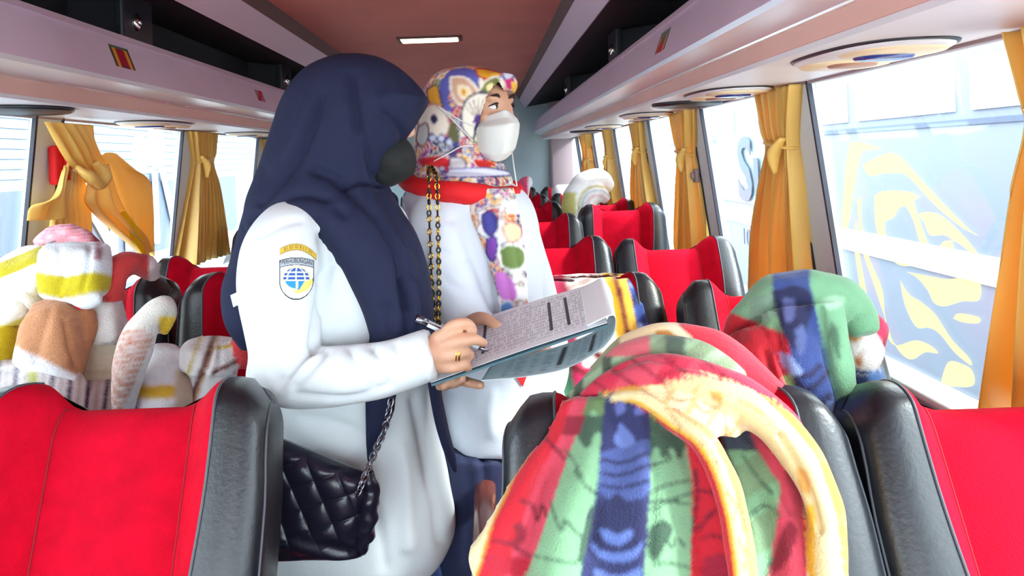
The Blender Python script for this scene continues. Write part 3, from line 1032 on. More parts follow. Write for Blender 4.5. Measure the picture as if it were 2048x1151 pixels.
# roofed hall far behind on the right
hall = empty('terminal_hall', (13, 16, -1.0), label='pale terminal building far behind the right parked coach', cat='building')
V, Fc = box(-2, 3, -14, 18, 0, 4.6); mk('wall', V, Fc, mat('hall wall', (150, 158, 168), 0.8), hall, smooth=False)
V, Fc = box(-2.6, 3.4, -14.5, 18.5, 4.6, 4.85); mk('roof', V, Fc, mat('hall roof', (104, 124, 146), 0.8), hall, smooth=False)
for k in range(9):
    V, Fc = box(-2.05, -1.95, -13 + k * 3.4, -10.4 + k * 3.4, 2.6, 4.0); mk('window', V, Fc, M_BUSWIN, hall, smooth=False)

# ------------------------------------------------------------------ people
M_SKIN = mat('light brown skin', (216, 164, 134), 0.5, bump=0.05, bscale=300, var=0.05, vscale=30)
M_NAVY = mat('navy headscarf cloth', (32, 37, 64), 0.8, bump=0.12, bscale=500, var=0.06, vscale=8, spec=0.25)
M_SHIRT = mat('white uniform cotton', (224, 230, 232), 0.8, bump=0.12, bscale=260, var=0.02, vscale=8)
M_SHIRT2 = mat('white cotton blouse', (216, 222, 232), 0.8, bump=0.10, bscale=260)
M_TROUS = mat('navy trousers', (26, 34, 68), 0.8, bump=0.1, bscale=300)
M_TROUS1 = mat('blue trousers', (48, 68, 120), 0.8, bump=0.1, bscale=300)
M_BMASK = mat('black face mask', (24, 26, 26), 0.8)
M_WMASK = mat('white face mask', (226, 226, 220), 0.75, bump=0.06, bscale=200)
M_SHOE = mat('black shoe', (24, 24, 26), 0.4)
M_FLORAL = mat('printed floral scarf', (255, 255, 255), 0.75, attr='Col', bump=0.08, bscale=300)
M_REDC = mat('red scarf edge', (226, 16, 26), 0.75, bump=0.3, bscale=180)
M_GOLD = mat('gold', (230, 176, 70), 0.22, metal=1.0)
M_BLKLINK = mat('black link', (26, 22, 22), 0.4)
M_EYEW = mat('eye white', (236, 232, 228), 0.3)
M_EYEB = mat('dark iris', (40, 24, 18), 0.2)
M_HAIR = mat('dark brow hair', (44, 28, 22), 0.8)


def ring(yL, pL, yR, pR, Yc, hd, n=40, p=2.2, tilt=0.0):
    a, b = P(pL, yL, Yc), P(pR, yR, Yc)
    c, ax = (a + b) / 2, (b - a) / 2
    t = np.linspace(0, 2 * math.pi, n, endpoint=False)
    ct, s_ = np.cos(t), np.sin(t)
    ct = np.sign(ct) * np.abs(ct) ** (2 / p); s_ = np.sign(s_) * np.abs(s_) ** (2 / p)
    r = c + ct[:, None] * ax + s_[:, None] * np.array((0, hd, 0))
    r[:, 1] += ct * tilt
    return r


def body_loft(rows, n=40, m=40, p=2.2):
    """rows (y, left, right, depth centre, half depth[, tilt]) or ((yl, l), (yr, r), centre, half[, tilt]) -> closed smooth solid"""
    C = []
    for r in rows:
        if isinstance(r[0], tuple):
            (yl, l), (yr, rr), yc, hd = r[:4]; tl = r[4] if len(r) > 4 else 0
        else:
            yl = yr = r[0]; l, rr, yc, hd = r[1:5]; tl = r[5] if len(r) > 5 else 0
        C.append((yl, l, yr, rr, yc, hd, tl))
    S = cr(np.array(C, float), m)
    return loft([ring(*s[:6], n=n, p=p, tilt=s[6]) for s in S])


def limb(pts, n=22, k=16, flat=1.0, up=(0, 0, 1)):
    """pts (px, py, Y, radius)"""
    return smooth_tube([P(a, b, c) for a, b, c, _ in pts], [r for *_, r in pts], n, k, flat, up)


def finger(pts):
    V, Fc = limb(pts, 14, 10)
    return [(V, Fc), ball(P(*pts[-1][:3]), pts[-1][3], 6, 10)]


def to_mesh(name, VF, m, parent, **kw):
    return mk(name, VF[0], VF[1], m, parent, **kw)


# ---- the woman in the navy headscarf
Y1W = 1.42
hc = P(718, 245, Y1W)
parts = [
    ball(hc, (0.094, 0.074, 0.112), 16, 24),
    ball(hc + np.array((0.030, 0.0, -0.055)), (0.060, 0.055, 0.060), 12, 16),
    ball(hc + np.array((0.098, 0.006, -0.020)), (0.016, 0.012, 0.016), 8, 12),          # nose
    ball(hc + np.array((0.088, 0.006, -0.065)), (0.012, 0.022, 0.008), 8, 12),          # lips
    ball(hc + np.array((0.084, -0.030, 0.022)), (0.014, 0.024, 0.008), 8, 12),          # brows
    ball(hc + np.array((0.084, 0.036, 0.022)), (0.014, 0.024, 0.008), 8, 12),
    ball(hc + np.array((-0.005, -0.074, -0.01)), (0.018, 0.008, 0.028), 8, 12),         # ears
    ball(hc + np.array((-0.005, 0.074, -0.01)), (0.018, 0.008, 0.028), 8, 12),
    limb([(705, 300, Y1W, .055), (690, 380, Y1W, .052), (690, 420, Y1W, .06)]),
    body_loft([(410, 590, 775, 1.43, .10), (460, 580, 800, 1.43, .15), (560, 580, 815, 1.43, .13), (720, 585, 815, 1.43, .125), (860, 570, 840, 1.43, .14), (980, 570, 850, 1.43, .15)], 28, 20),
    limb([(585, 455, 1.30, .055), (566, 600, 1.26, .045), (575, 735, 1.235, .034), (640, 748, 1.205, .034), (760, 742, 1.18, .032), (850, 710, 1.172, .026), (872, 705, 1.172, .026)], 40),
    limb([(690, 455, 1.55, .052), (720, 600, 1.57, .045), (760, 720, 1.55, .040), (850, 700, 1.47, .032), (915, 672, 1.41, .024)], 40),
    ball(P(884, 703, 1.170), (0.030, 0.017, 0.038), 10, 14),
    ball(P(928, 668, 1.40), (0.030, 0.022, 0.026), 10, 14),
]
for f in (
    [(882, 676, 1.166, .012), (908, 650, 1.150, .0110), (934, 647, 1.155, .0100), (947, 660, 1.170, .0085)],
    [(886, 692, 1.156, .012), (914, 683, 1.140, .0112), (946, 678, 1.146, .0100), (967, 685, 1.162, .0082)],
    [(884, 712, 1.156, .012), (908, 709, 1.144, .0108), (930, 703, 1.150, .0098), (941, 710, 1.164, .0082)],
    [(880, 730, 1.162, .011), (904, 735, 1.152, .0100), (925, 731, 1.156, .0090), (937, 735, 1.166, .0075)],
    [(888, 690, 1.195, .013), (915, 668, 1.205, .0120), (942, 662, 1.195, .0095)],
    [(925, 660, 1.40, .014), (945, 640, 1.375, .0135), (968, 636, 1.345, .0125), (994, 652, 1.318, .0100)],
    [(915, 690, 1.39, .011), (885, 745, 1.33, .0105), (905, 766, 1.26, .0100), (925, 756, 1.215, .0080)],
    [(920, 690, 1.39, .011), (895, 750, 1.34, .0105), (930, 762, 1.26, .0100), (962, 770, 1.215, .0080)],
    [(925, 690, 1.39, .011), (905, 745, 1.34, .0105), (890, 770, 1.28, .0100), (905, 758, 1.235, .0080)],
    [(930, 690, 1.39, .010), (920, 740, 1.34, .0098), (880, 768, 1.28, .0092), (888, 772, 1.24, .0075)],
):
    parts += finger(f)
# legs, planted in the aisle
hipL, hipR = P(700, 990, 1.38), P(720, 990, 1.48)
for hp, fx_ in ((hipL, -0.20), (hipR, -0.16)):
    parts.append(smooth_tube([hp, (fx_ - 0.04, hp[1], 0.50), (fx_ - 0.03, hp[1] + 0.01, 0.28), (fx_ - 0.03, hp[1], 0.08)], (.085, .058, .05, .036), 24, 14))
    parts.append(ball((fx_ + 0.03, hp[1], 0.045), (0.11, 0.042, 0.04), 8, 14))
VB, FB = remesh(parts, 0.0045, 3, 0.5)
w1 = mk('person', VB, FB, M_SKIN, label='woman in navy headscarf and white uniform writing on a clipboard', cat='person')

# shirt
parts = [
    body_loft([(395, 600, 780, 1.43, .12), (440, 560, 815, 1.43, .165), (540, 548, 845, 1.43, .160), (640, 545, 855, 1.43, .155), (740, 545, 862, 1.43, .150),
               (820, 550, 868, 1.43, .155), (900, 545, 886, 1.43, .160), (980, 532, 902, 1.43, .165), ((1050, 522), (1030, 910), 1.43, .168), ((1105, 530), (1062, 910), 1.43, .165), ((1140, 545), (1100, 892), 1.43, .155)], 48, 60),
    limb([(610, 445, 1.34, .045), (582, 470, 1.295, .068), (562, 525, 1.268, .075), (562, 600, 1.255, .073), (570, 690, 1.240, .064), (568, 740, 1.228, .058), (600, 752, 1.212, .054), (680, 750, 1.195, .050), (770, 738, 1.182, .046), (845, 712, 1.174, .043), (866, 706, 1.173, .043)], 60, 24),
    ball(P(562, 745, 1.226), (0.060, 0.055, 0.058), 12, 18),
    limb([(690, 440, 1.54, .070), (720, 600, 1.57, .066), (760, 715, 1.55, .060), (850, 700, 1.48, .048), (895, 682, 1.425, .040)], 40, 20),
]
VS, FS = remesh(parts, 0.0060, 5, 0.5)
SHIRT_LINES = [
    ([(645, 470), (655, 540), (640, 620), (628, 690)], 9, .010),
    ([(640, 690), (605, 715), (570, 760)], 7, .008),
    ([(655, 700), (630, 730), (590, 775)], 7, .006),
    ([(700, 700), (705, 730), (690, 760)], 8, .005),
    ([(745, 695), (760, 725), (745, 770)], 8, .005),
    ([(790, 690), (800, 720), (780, 760)], 8, .004),
    ([(590, 790), (700, 795), (780, 770)], 8, .004),
    ([(520, 470), (560, 450), (600, 440)], 8, .003),
    ([(490, 560), (540, 600), (600, 605)], 10, .002),
    ([(500, 690), (540, 720), (560, 770)], 9, .004),
    ([(640, 560), (670, 530), (690, 500)], 9, .005),
    ([(830, 800), (850, 900), (870, 1000), (880, 1080)], 12, .006),
    ([(800, 900), (812, 980), (815, 1090)], 16, -.006),
    ([(740, 1000), (760, 1060), (770, 1130)], 12, .004),
    ([(858, 660), (862, 710), (858, 752)], 4, -.003),
    ([(600, 830), (680, 850), (730, 870)], 12, .004),
]
VS = crease(VS, FS, [(a, w, d * 1.6) for a, w, d in SHIRT_LINES])
VS = wobble(VS, FS, 0.0022, 16, 3)
shirt1 = mk('shirt', VS, FS, M_SHIRT, w1, label='white long-sleeved uniform tunic')
BVH_S = BVHTree.FromPolygons([Vector(v) for v in VS], FS)

# trousers
parts = []
for hp, fx_ in ((hipL, -0.20), (hipR, -0.16)):
    parts.append(smooth_tube([hp + np.array((0, 0, 0.05)), (fx_ - 0.05, hp[1], 0.50), (fx_ - 0.03, hp[1] + 0.01, 0.28), (fx_ - 0.03, hp[1], 0.07)], (.105, .092, .080, .072), 30, 18))
parts.append(body_loft([(900, 600, 850, 1.43, .12), (1000, 600, 850, 1.43, .13), (1080, 620, 850, 1.43, .12)], 24, 10))
VF = remesh(parts, 0.008, 4)
to_mesh('trousers', VF, M_TROUS1, w1)
for hp, fx_ in ((hipL, -0.20), (hipR, -0.16)):
    V, Fc = remesh([ball((fx_ + 0.03, hp[1], 0.035), (0.125, 0.048, 0.048), 10, 18), rbox(0.24, 0.09, 0.03, 0.012, 3, (fx_ + 0.03, hp[1], 0.016))], 0.006, 4)
    V[:, 2] = np.maximum(V[:, 2], 0.002)
    mk('shoe', V, Fc, M_SHOE, w1)

# headscarf
parts = [
    body_loft([(109, 692, 732, 1.42, .020), (116, 655, 762, 1.42, .050), (134, 616, 797, 1.42, .076), (165, 585, 832, 1.42, .094), (203, 563, 857, 1.42, .102), (240, 550, 838, 1.42, .106), (280, 538, 812, 1.42, .108),
               (320, 526, 782, 1.42, .112), (360, 512, 772, 1.42, .128), (400, 500, 786, 1.42, .155), (440, 496, 808, 1.43, .165), (470, 510, 800, 1.43, .15)], 44, 54, 2.1),
    body_loft([(370, 620, 775, 1.40, .11), (420, 615, 800, 1.37, .115), (470, 640, 832, 1.36, .118), (530, 680, 853, 1.355, .115), (590, 714, 864, 1.35, .11), (640, 736, 867, 1.345, .108), (700, 750, 868, 1.345, .10)], 36, 36),
    body_loft([(400, 500, 640, 1.50, .11), (450, 488, 620, 1.51, .11), (520, 466, 590, 1.50, .09), (580, 449, 570, 1.48, .08), (640, 455, 560, 1.46, .07), (695, 484, 520, 1.45, .03)], 32, 36),
    body_loft([(660, 740, 812, 1.275, .020), (760, 730, 796, 1.262, .014), (820, 728, 790, 1.262, .012), (870, 730, 768, 1.264, .011), (925, 734, 742, 1.268, .007)], 24, 30),
    body_loft([(640, 835, 868, 1.36, .05), (720, 850, 874, 1.36, .045), (800, 862, 884, 1.35, .035), (860, 874, 898, 1.34, .03), (910, 890, 911, 1.34, .02), (945, 908, 915, 1.34, .008)], 24, 30),
]
VH, FH = remesh(parts, 0.0055, 5, 0.5)
H_LINES = [
    ([(703, 150), (716, 240), (738, 337), (757, 402), (795, 477), (826, 550)], 9, .007),
    ([(690, 200), (700, 300), (718, 370)], 14, -.004),
    ([(628, 340), (668, 355), (705, 388), (760, 440), (795, 510), (812, 610)], 9, .008),
    ([(520, 405), (574, 345), (617, 275), (640, 200)], 10, .007),
    ([(545, 330), (590, 270), (612, 200)], 14, -.004),
    ([(506, 450), (560, 400), (610, 385), (650, 395)], 10, .006),
    ([(720, 270), (736, 359), (778, 445), (820, 531), (832, 640)], 8, -.007),
    ([(752, 350), (786, 423), (840, 510), (856, 590)], 8, .007),
    ([(680, 420), (730, 480), (765, 560), (780, 660)], 10, .005),
    ([(700, 440), (748, 510), (775, 600)], 10, -.005),
    ([(800, 560), (815, 620), (812, 680)], 7, .006),
    ([(840, 560), (848, 620), (845, 680)], 7, .006),
    ([(760, 200), (790, 190), (840, 200)], 14, -.004),
    ([(770, 230), (800, 260), (810, 290)], 9, .006),
    ([(760, 810), (752, 860), (740, 900)], 6, .003),
]
VH = crease(VH, FH, [(a, w, d * 1.6) for a, w, d in H_LINES])
VH = wobble(VH, FH, 0.0018, 14, 7)
hij1 = mk('headscarf', VH, FH, M_NAVY, w1, label='long navy blue headscarf')
BVH_H1 = BVHTree.FromPolygons([Vector(v) for v in VH], FH)

# black mask
V, Fc = remesh([ball(P(783, 318, 1.425), (0.050, 0.060, 0.052), 12, 18), ball(P(812, 322, 1.425), (0.022, 0.036, 0.036), 10, 14), ball(P(770, 348, 1.425), (0.038, 0.052, 0.028), 10, 14)], 0.005, 4)
V = crease(V, Fc, [([(760, 320), (800, 318), (830, 316)], 4, .003)])
mk('face_mask', V, Fc, M_BMASK, w1, label='black cloth face mask')

# ring on the finger
a = np.linspace(0, 2 * math.pi, 20)
c0 = P(919, 706, 1.147)
V, Fc = tube(np.stack((c0[0] + 0.0012 * np.cos(a), c0[1] + 0.0118 * np.sin(a), c0[2] + 0.0118 * np.cos(a)), 1), 0.0016, 8)
V2, F2 = tube(np.stack((c0[0] - 0.005 + 0.0012 * np.cos(a), c0[1] + 0.0120 * np.sin(a), c0[2] + 0.0120 * np.cos(a)), 1), 0.0014, 8)
mk('finger_ring', *merge([(V, Fc), (V2, F2)]), M_GOLD, label='gold band rings on the writing hand of the navy scarf woman', cat='ring')


def project(pts_px, bvh, off=0.0015, y_guess=0.4):
    """drop photo pixels onto a cloth surface as seen from the camera side"""
    out = []
    eye = Vector((0, 0, CAMZ))
    last = None
    for a, b in pts_px:
        d = (Vector(P(a, b, 1.0)) - eye).normalized()
        h, n, i, t = bvh.ray_cast(eye, d)
        if h is None:
            p = np.array(P(a, b, last if last else 1.3))
        else:
            last = h.y
            p = np.array(h - d * off)
        out.append(p)
    return np.array(out)


tg = [(461 + 15 * u + 6 * v, 590 - 7 * u + 24 * v) for v in np.linspace(0, 1, 5) for u in np.linspace(0, 1, 5)]
mk('care_tag', project(tg, BVH_H1, 0.003), grid_faces(5, 5), M_HEADCOVER, hij1, solid=0.0008, label='small white care tag')

# sleeve patch: shield with globe, and the arched tab
M_PATCH = mat('embroidered patch', (255, 255, 255), 0.7, attr='Col', bump=0.2, bscale=600)


def patch_grid(x0, x1, y0, y1, nx, ny, fn, inside, bvh, name, parent, label, off=0.0025):
    xs, ys = np.linspace(x0, x1, nx), np.linspace(y0, y1, ny)
    pts = [(x, y) for y in ys for x in xs]
    keep = [inside(x, y) for x, y in pts]
    V = project(pts, bvh, off)
    C = np.array([lin(fn(x, y)) for x, y in pts])
    Fc = [f for f in grid_faces(ny, nx) if all(keep[i] for i in f)]
    idx = sorted({i for f in Fc for i in f}); mp = {a: b for b, a in enumerate(idx)}
    return mk(name, V[idx], [tuple(mp[i] for i in f) for f in Fc], M_PATCH, parent, col=C[idx], solid=0.0012, offset=1, label=label)


def shield_half(y):
    # half width of the shield at image row y (centre x ~ 593)
    if y < 560: return 35.0
    t = (y - 560) / 40.0
    return 35.0 * math.sqrt(max(0.0, 1 - min(1, t) ** 1.9))


def shield_top(x):
    return 514 + 6.0 * ((x - 593) / 35.0) ** 2


SXC = lambda y: 594 - (y - 515) * 0.02


def in_shield(x, y):
    return abs(x - SXC(y)) <= shield_half(y) and y >= shield_top(x)


def shield_col(x, y):
    dx = x - SXC(y)
    h = shield_half(y)
    if h - abs(dx) < 2.2 or y - shield_top(x) < 2.0 or not in_shield(x, y + 3.2): return (40, 40, 52)
    yt = y - shield_top(x)
    if yt < 14: return (196, 206, 214)
    if yt < 15.8: return (60, 60, 72)
    gx, gy = dx + 1, y - 557
    r = math.hypot(gx / 26.0, gy / 22.5)
    if r < 1:
        if gy > 4:
            if r > 0.86 and gx < 0: return (240, 244, 250)
            if gx > 20 - gy * 0.6: return (244, 220, 120)
            if abs(gx - 2) < 2.2: return (240, 230, 190)
            return (40, 150, 214)
        for yy in (-13, -5, 3):
            if abs(gy - yy) < 1.3: return (226, 226, 214)
        for k in (-0.68, 0, 0.68):
            w = math.sqrt(max(0, 1 - (gy / 22.5) ** 2)) * 26 * k
            if abs(gx - w) < 1.5: return (226, 226, 214)
        return (44, 96, 178)
    if r < 1.32 and gy > 0 and gx > -2: return (248, 226, 122)
    if r < 1.12: return (232, 220, 180)
    return (250, 244, 240)


pt = patch_grid(557, 631, 512, 602, 75, 91, shield_col, in_shield, BVH_S, 'sleeve_patch', shirt1, 'shield patch with blue globe and PERHUBUNGAN banner')
# the word on the banner of the shield
V, Fc = text_mesh('PERHUBUNGAN', 11.5, 0.0)
wdt = V[:, 0].max() - V[:, 0].min()
xs = V[:, 0] / wdt * 61
pts = [(594 + x, shield_top(594 + x) + 7.8 - y) for x, y in zip(xs, V[:, 1] * 1.1)]
mk('lettering', project(pts, BVH_S, 0.0045), Fc, mat('black embroidery', (24, 24, 36), 0.8), pt, smooth=False)


def in_tab(x, y):
    if not 559 < x < 634: return False
    t = 489.5 + 0.0135 * (x - 594) ** 2 * (0.62 if x < 594 else 1.0)
    return t - 3 < y < t + 10.5


def tab_col(x, y):
    t = 489.5 + 0.0135 * (x - 594) ** 2 * (0.62 if x < 594 else 1.0)
    if y - t > 8.6 or y - t < -1.6: return (176, 140, 50)
    k = math.sin(x * 1.15) + math.sin(x * 2.3 + 1)
    if 0 < y - t < 7 and 566 < x < 628 and k > 0.75: return (128, 92, 60)
    return (222, 186, 60)


patch_grid(557, 636, 482, 520, 80, 60, tab_col, in_tab, BVH_S, 'shoulder_tab', shirt1, 'arched yellow shoulder tab with brown embroidery')

# ---- quilted bag on her hip
bag = empty('quilted_bag', P(650, 1115, 1.22), label='black quilted leather handbag at the hip of the woman writing', cat='handbag')
bb = np.array(bag.location)
M_BAG = mat('black quilted leather', (30, 28, 44), 0.28, bump=0.1, bscale=200, spec=0.6)
nx, ny = 150, 130
topL, topR, botR, botL = P(520, 860, 1.225), P(737, 948, 1.205), P(724, 1112, 1.215), P(520, 1118, 1.235)
V = []
for i in range(ny):
    v = i / (ny - 1)
    for j in range(nx):
        u = j / (nx - 1)
        p = (topL * (1 - u) + topR * u) * (1 - v) + (botL * (1 - u) + botR * u) * v
        edge = (1 - (2 * u - 1) ** 6) * (1 - (2 * v - 1) ** 8)
        px = 520 + u * 210; py = 860 + u * 80 * (1 - v) + v * 250
        q1 = abs(math.sin(math.pi * (px * 0.9 - py * 0.42) / 44.0)); q2 = abs(math.sin(math.pi * (px * 0.30 + py * 0.92) / 44.0))
        quilt = 0.0070 * ((q1 * q2) ** 0.33) * (1 - 0.75 * smst(0.60, 0.8, v + 0.25 * (u - 0.5))) * min(1, edge * 2)
        sag = 0.006 * math.sin(9 * v + 4 * u) * smst(0.55, 0.75, v) + 0.004 * math.sin(22 * v - 9 * u) * smst(0.6, 0.8, v)
        V.append(p + np.array((0, -(0.030 * edge ** 0.5 + quilt + sag * edge), 0)))
VFr = np.array(V); Fr = grid_faces(ny, nx)
VBk = VFr.copy(); 
for i in range(ny):
    for j in range(nx):
        u, v = j / (nx - 1), i / (ny - 1)
        edge = (1 - (2 * u - 1) ** 6) * (1 - (2 * v - 1) ** 8)
        p = (topL * (1 - u) + topR * u) * (1 - v) + (botL * (1 - u) + botR * u) * v
        VBk[i * nx + j] = p + np.array((0, 0.025 * edge ** 0.5, 0))
V, Fc = merge([(VFr - bb, Fr), (VBk - bb, [f[::-1] for f in Fr])])
mk('bag_body', V, Fc, M_BAG, bag)
V, Fc = smooth_tube(np.array([P(735, 945, 1.20), P(742, 975, 1.20), P(738, 1020, 1.20), P(732, 1060, 1.205), P(722, 1100, 1.21)]) - bb, (.010, .014, .016, .016, .010), 30, 12)
mk('side_gusset', wobble(V, Fc, 0.005, 60), Fc, M_BAG, bag)


def link_mesh(r, w, t):
    a = np.linspace(0, 2 * math.pi, 17)[:-1]
    path = np.stack((w * np.cos(a), np.zeros(16), r * np.sin(a)), 1)
    path = np.vstack((path, path[:1]))
    return tube(path, t, 6, cap=False)


M_STEEL = mat('dark steel', (150, 150, 160), 0.2, metal=1.0)
lme = mesh('chain_link', *link_mesh(0.0085, 0.0050, 0.0017), M_STEEL)
cp = cr([P(716, 985, 1.176), P(726, 962, 1.182), P(740, 928, 1.20), P(755, 892, 1.225), P(767, 865, 1.235), P(776, 830, 1.235), P(782, 800, 1.24)], 22)
for i in range(len(cp) - 1):
    d = Vector(cp[i + 1] - cp[i])
    q = d.to_track_quat('Z', 'Y')
    o = link('chain_link', lme, bag, loc=Vector((cp[i] + cp[i + 1]) / 2 - bb))
    o.rotation_euler = (q.to_matrix() @ Matrix.Rotation(math.pi / 2 * (i % 2) + 0.4, 3, 'Z')).to_euler()

# ---- clipboard, paper, pen
board = [P(862, 768, 1.19), P(1216, 648, 1.15), P(1192, 568, 1.36), P(885, 668, 1.40)]
nb = np.cross(board[1] - board[0], board[3] - board[0]); nb /= np.linalg.norm(nb)
cb = empty('clipboard', board[0], label='clipboard with printed lists held by the navy scarf woman', cat='clipboard')
b0 = np.array(board[0])


def slab(c4, lo, hi):
    V = [c + nb * lo for c in c4] + [c + nb * hi for c in c4]
    return np.array(V) - b0, [(3, 2, 1, 0), (4, 5, 6, 7), (0, 1, 5, 4), (1, 2, 6, 5), (2, 3, 7, 6), (3, 0, 4, 7)]


V, Fc = slab(board, -0.004, 0.0); mk('board', V, Fc, mat('teal clipboard', (96, 128, 140), 0.4), cb, smooth=False)
M_PAPER = mat('printed paper', (255, 255, 255), 0.7, attr='Col')
rng = np.random.default_rng(5)


def page_color(nu, nv, seed, base=(240, 241, 246), inkc=(120, 120, 138)):
    """rows of small grey table print along the sheet, a few dark columns"""
    r = np.random.default_rng(seed)
    C = np.tile(lin(base), (nv, nu, 1))
    ink = lin(inkc)
    cells = r.random((120, 80))
    for i in range(nv):
        v = i / (nv - 1)
        for j in range(nu):
            u = j / (nu - 1)
            if not (0.10 < v < 0.94 and 0.03 < u < 0.95): continue
            k = u * 92; rr = v * 15
            if (k % 1) < 0.62 and 0.10 < (rr % 1) < 0.86 and cells[int(k) % 120, int(rr) % 80] > 0.22:
                w = 0.45 + 0.55 * r.random()
                C[i, j] = C[i, j] * (1 - w * 0.6) + ink * w * 0.6
            for uc in (0.30, 0.70, 0.80):
                if abs(u - uc) < 0.010 and 0.2 < v < 0.85: C[i, j] = lin((70, 70, 84))
    return C.reshape(-1, 3)


nu, nv = 420, 130
V = []
for i in range(nv):
    v = i / (nv - 1)
    for j in range(nu):
        u = j / (nu - 1)
        p = (board[0] * (1 - u) + board[1] * u) * (1 - v) + (board[3] * (1 - u) + board[2] * u) * v
        V.append(p + nb * (0.003 + 0.004 * math.sin(math.pi * u) * (0.5 + 0.5 * v)) - b0)
mk('top_sheet', V, grid_faces(nv, nu), M_PAPER, cb, col=page_color(nu, nv, 1), label='printed list sheet', solid=0.0006)
# pages flipped over the far end: a curl rising over the end and sweeping back below
prof_px = [((1175, 652), (1160, 578)), ((1200, 640), (1184, 566)), ((1218, 632), (1200, 558)), ((1228, 632), (1212, 566)), ((1231, 645), (1222, 585)), ((1224, 672), (1224, 610)), ((1195, 702), (1205, 650)), ((1130, 736), (1150, 680)), ((1050, 752), (1070, 705)), ((962, 760), (985, 725))]
near = cr(np.array([P(a[0], a[1], 1.145 + 0.004 * k) for k, (a, b) in enumerate(prof_px)]), 120)
far = cr(np.array([P(b[0], b[1], 1.355 - 0.006 * k) for k, (a, b) in enumerate(prof_px)]), 120)
V = []
for i in range(120):
    for v in np.linspace(0, 1, 50):
        V.append(near[i] * (1 - v) + far[i] * v - b0)
C = page_color(120, 50, 3, (222, 244, 248), (140, 176, 190)).reshape(50, 120, 3).transpose(1, 0, 2).copy()
C[:50] = lin((244, 245, 248))
mk('flipped_sheets', V, grid_faces(120, 50), M_PAPER, cb, col=C.reshape(-1, 3), solid=0.0012, label='pages folded back under the board')
pen = empty('ballpoint_pen', P(836, 636, 1.185), label='white and silver ballpoint pen held in the writing hand', cat='pen')
pb = np.array(pen.location)
pa, pe = P(836, 637, 1.185), P(985, 706, 1.225)
V, Fc = tube(np.array([pa, pa + (pe - pa) * 0.8]) - pb, 0.0058, 14); mk('barrel', V, Fc, mat('white pen plastic', (226, 236, 240), 0.3), pen)
V, Fc = tube(np.array([pa - (pe - pa) * 0.02, pa + (pe - pa) * 0.12]) - pb, 0.0064, 14); mk('cap', V, Fc, M_STEEL, pen)
V, Fc = tube(np.array([pa + (pe - pa) * 0.8, pe]) - pb, [0.0055, 0.001], 12); mk('tip', V, Fc, M_STEEL, pen)
V, Fc = tube(np.array([pa + np.array((0, -0.008, 0.004)), pa + (pe - pa) * 0.3 + np.array((0, -0.008, 0.004))]) - pb, 0.0016, 6); mk('clip', V, Fc, M_STEEL, pen)

# ---- the woman in the floral headscarf
K2 = 0.9                                  # she stands a little nearer than first laid out: depths and sizes below carry this factor
_P, _ball, _limb, _body = P, ball, limb, body_loft


def P(px, py, Y): return _P(px, py, Y * K2)


def ball(c, r, n=12, m=16, rot=None): return _ball(c, np.asarray(r, float) * K2, n, m, rot)


def limb(pts, n=22, k=16, flat=1.0, up=(0, 0, 1)): return _limb([(a, b, c, r * K2) for a, b, c, r in pts], n, k, flat, up)


def body_loft(rows, n=40, m=40, p=2.2): return _body([(*r[:4], r[4] * K2) for r in rows], n, m, p)


Y2 = 1.80
fd = np.array((0.74, -0.67, 0.0))        # she looks to the right of the picture and a little towards us
sdv = np.array((0.67, 0.74, 0.0))        # across her face, toward the far side
hc2 = P(957, 240, Y2)
Rh = np.stack((fd, sdv, np.array((0, 0, 1.0))), 1)


def h2(f, s_, z):
    return hc2 + (fd * f + sdv * s_ + np.array((0, 0, z))) * K2


parts = [
    ball(hc2, (0.092, 0.074, 0.112), 16, 24, Rh),
    ball(h2(0.030, 0, -0.055), (0.058, 0.054, 0.060), 12, 16, Rh),
    ball(h2(0.040, 0, 0.02), (0.058, 0.062, 0.075), 12, 16, Rh),
    ball(h2(0.094, 0, 0.004), (0.014, 0.012, 0.030), 8, 12, Rh),
    ball(h2(0.098, 0, -0.022), (0.014, 0.015, 0.012), 8, 12, Rh),
    ball(h2(0.086, 0, -0.066), (0.012, 0.022, 0.008), 8, 12, Rh),
    ball(h2(0.080, -0.032, 0.048), (0.016, 0.024, 0.008), 8, 12, Rh),
    ball(h2(0.074, 0.028, 0.048), (0.016, 0.024, 0.008), 8, 12, Rh),
    ball(h2(0.068, -0.042, 0.0), (0.020, 0.022, 0.018), 8, 12, Rh),
    ball(h2(0.066, 0.040, 0.0), (0.020, 0.022, 0.018), 8, 12, Rh),
    ball(h2(-0.005, -0.073, -0.01), (0.018, 0.008, 0.028), 8, 12, Rh),
    ball(h2(-0.005, 0.073, -0.01), (0.018, 0.008, 0.028), 8, 12, Rh),
    limb([(935, 290, Y2, .052), (930, 350, Y2, .050), (930, 390, Y2, .06)]),
    body_loft([(380, 850, 1020, Y2, .09), (420, 850, 1040, Y2, .13), (540, 880, 1060, Y2, .12), (700, 895, 1060, Y2, .12), (860, 895, 1070, Y2, .13), (940, 900, 1060, Y2, .13)], 28, 20),
    limb([(870, 430, 1.70, .048), (900, 540, 1.68, .042), (935, 640, 1.66, .036), (990, 690, 1.62, .032), (1035, 700, 1.57, .024)], 36),
    limb([(1010, 430, 1.92, .048), (1060, 560, 1.94, .042), (1095, 700, 1.93, .036), (1080, 760, 1.86, .032), (1050, 740, 1.78, .024)], 36),
    ball(P(1050, 704, 1.56), (0.032, 0.016, 0.030), 10, 14),
    ball(P(1040, 732, 1.75), (0.030, 0.018, 0.026), 10, 14),
]
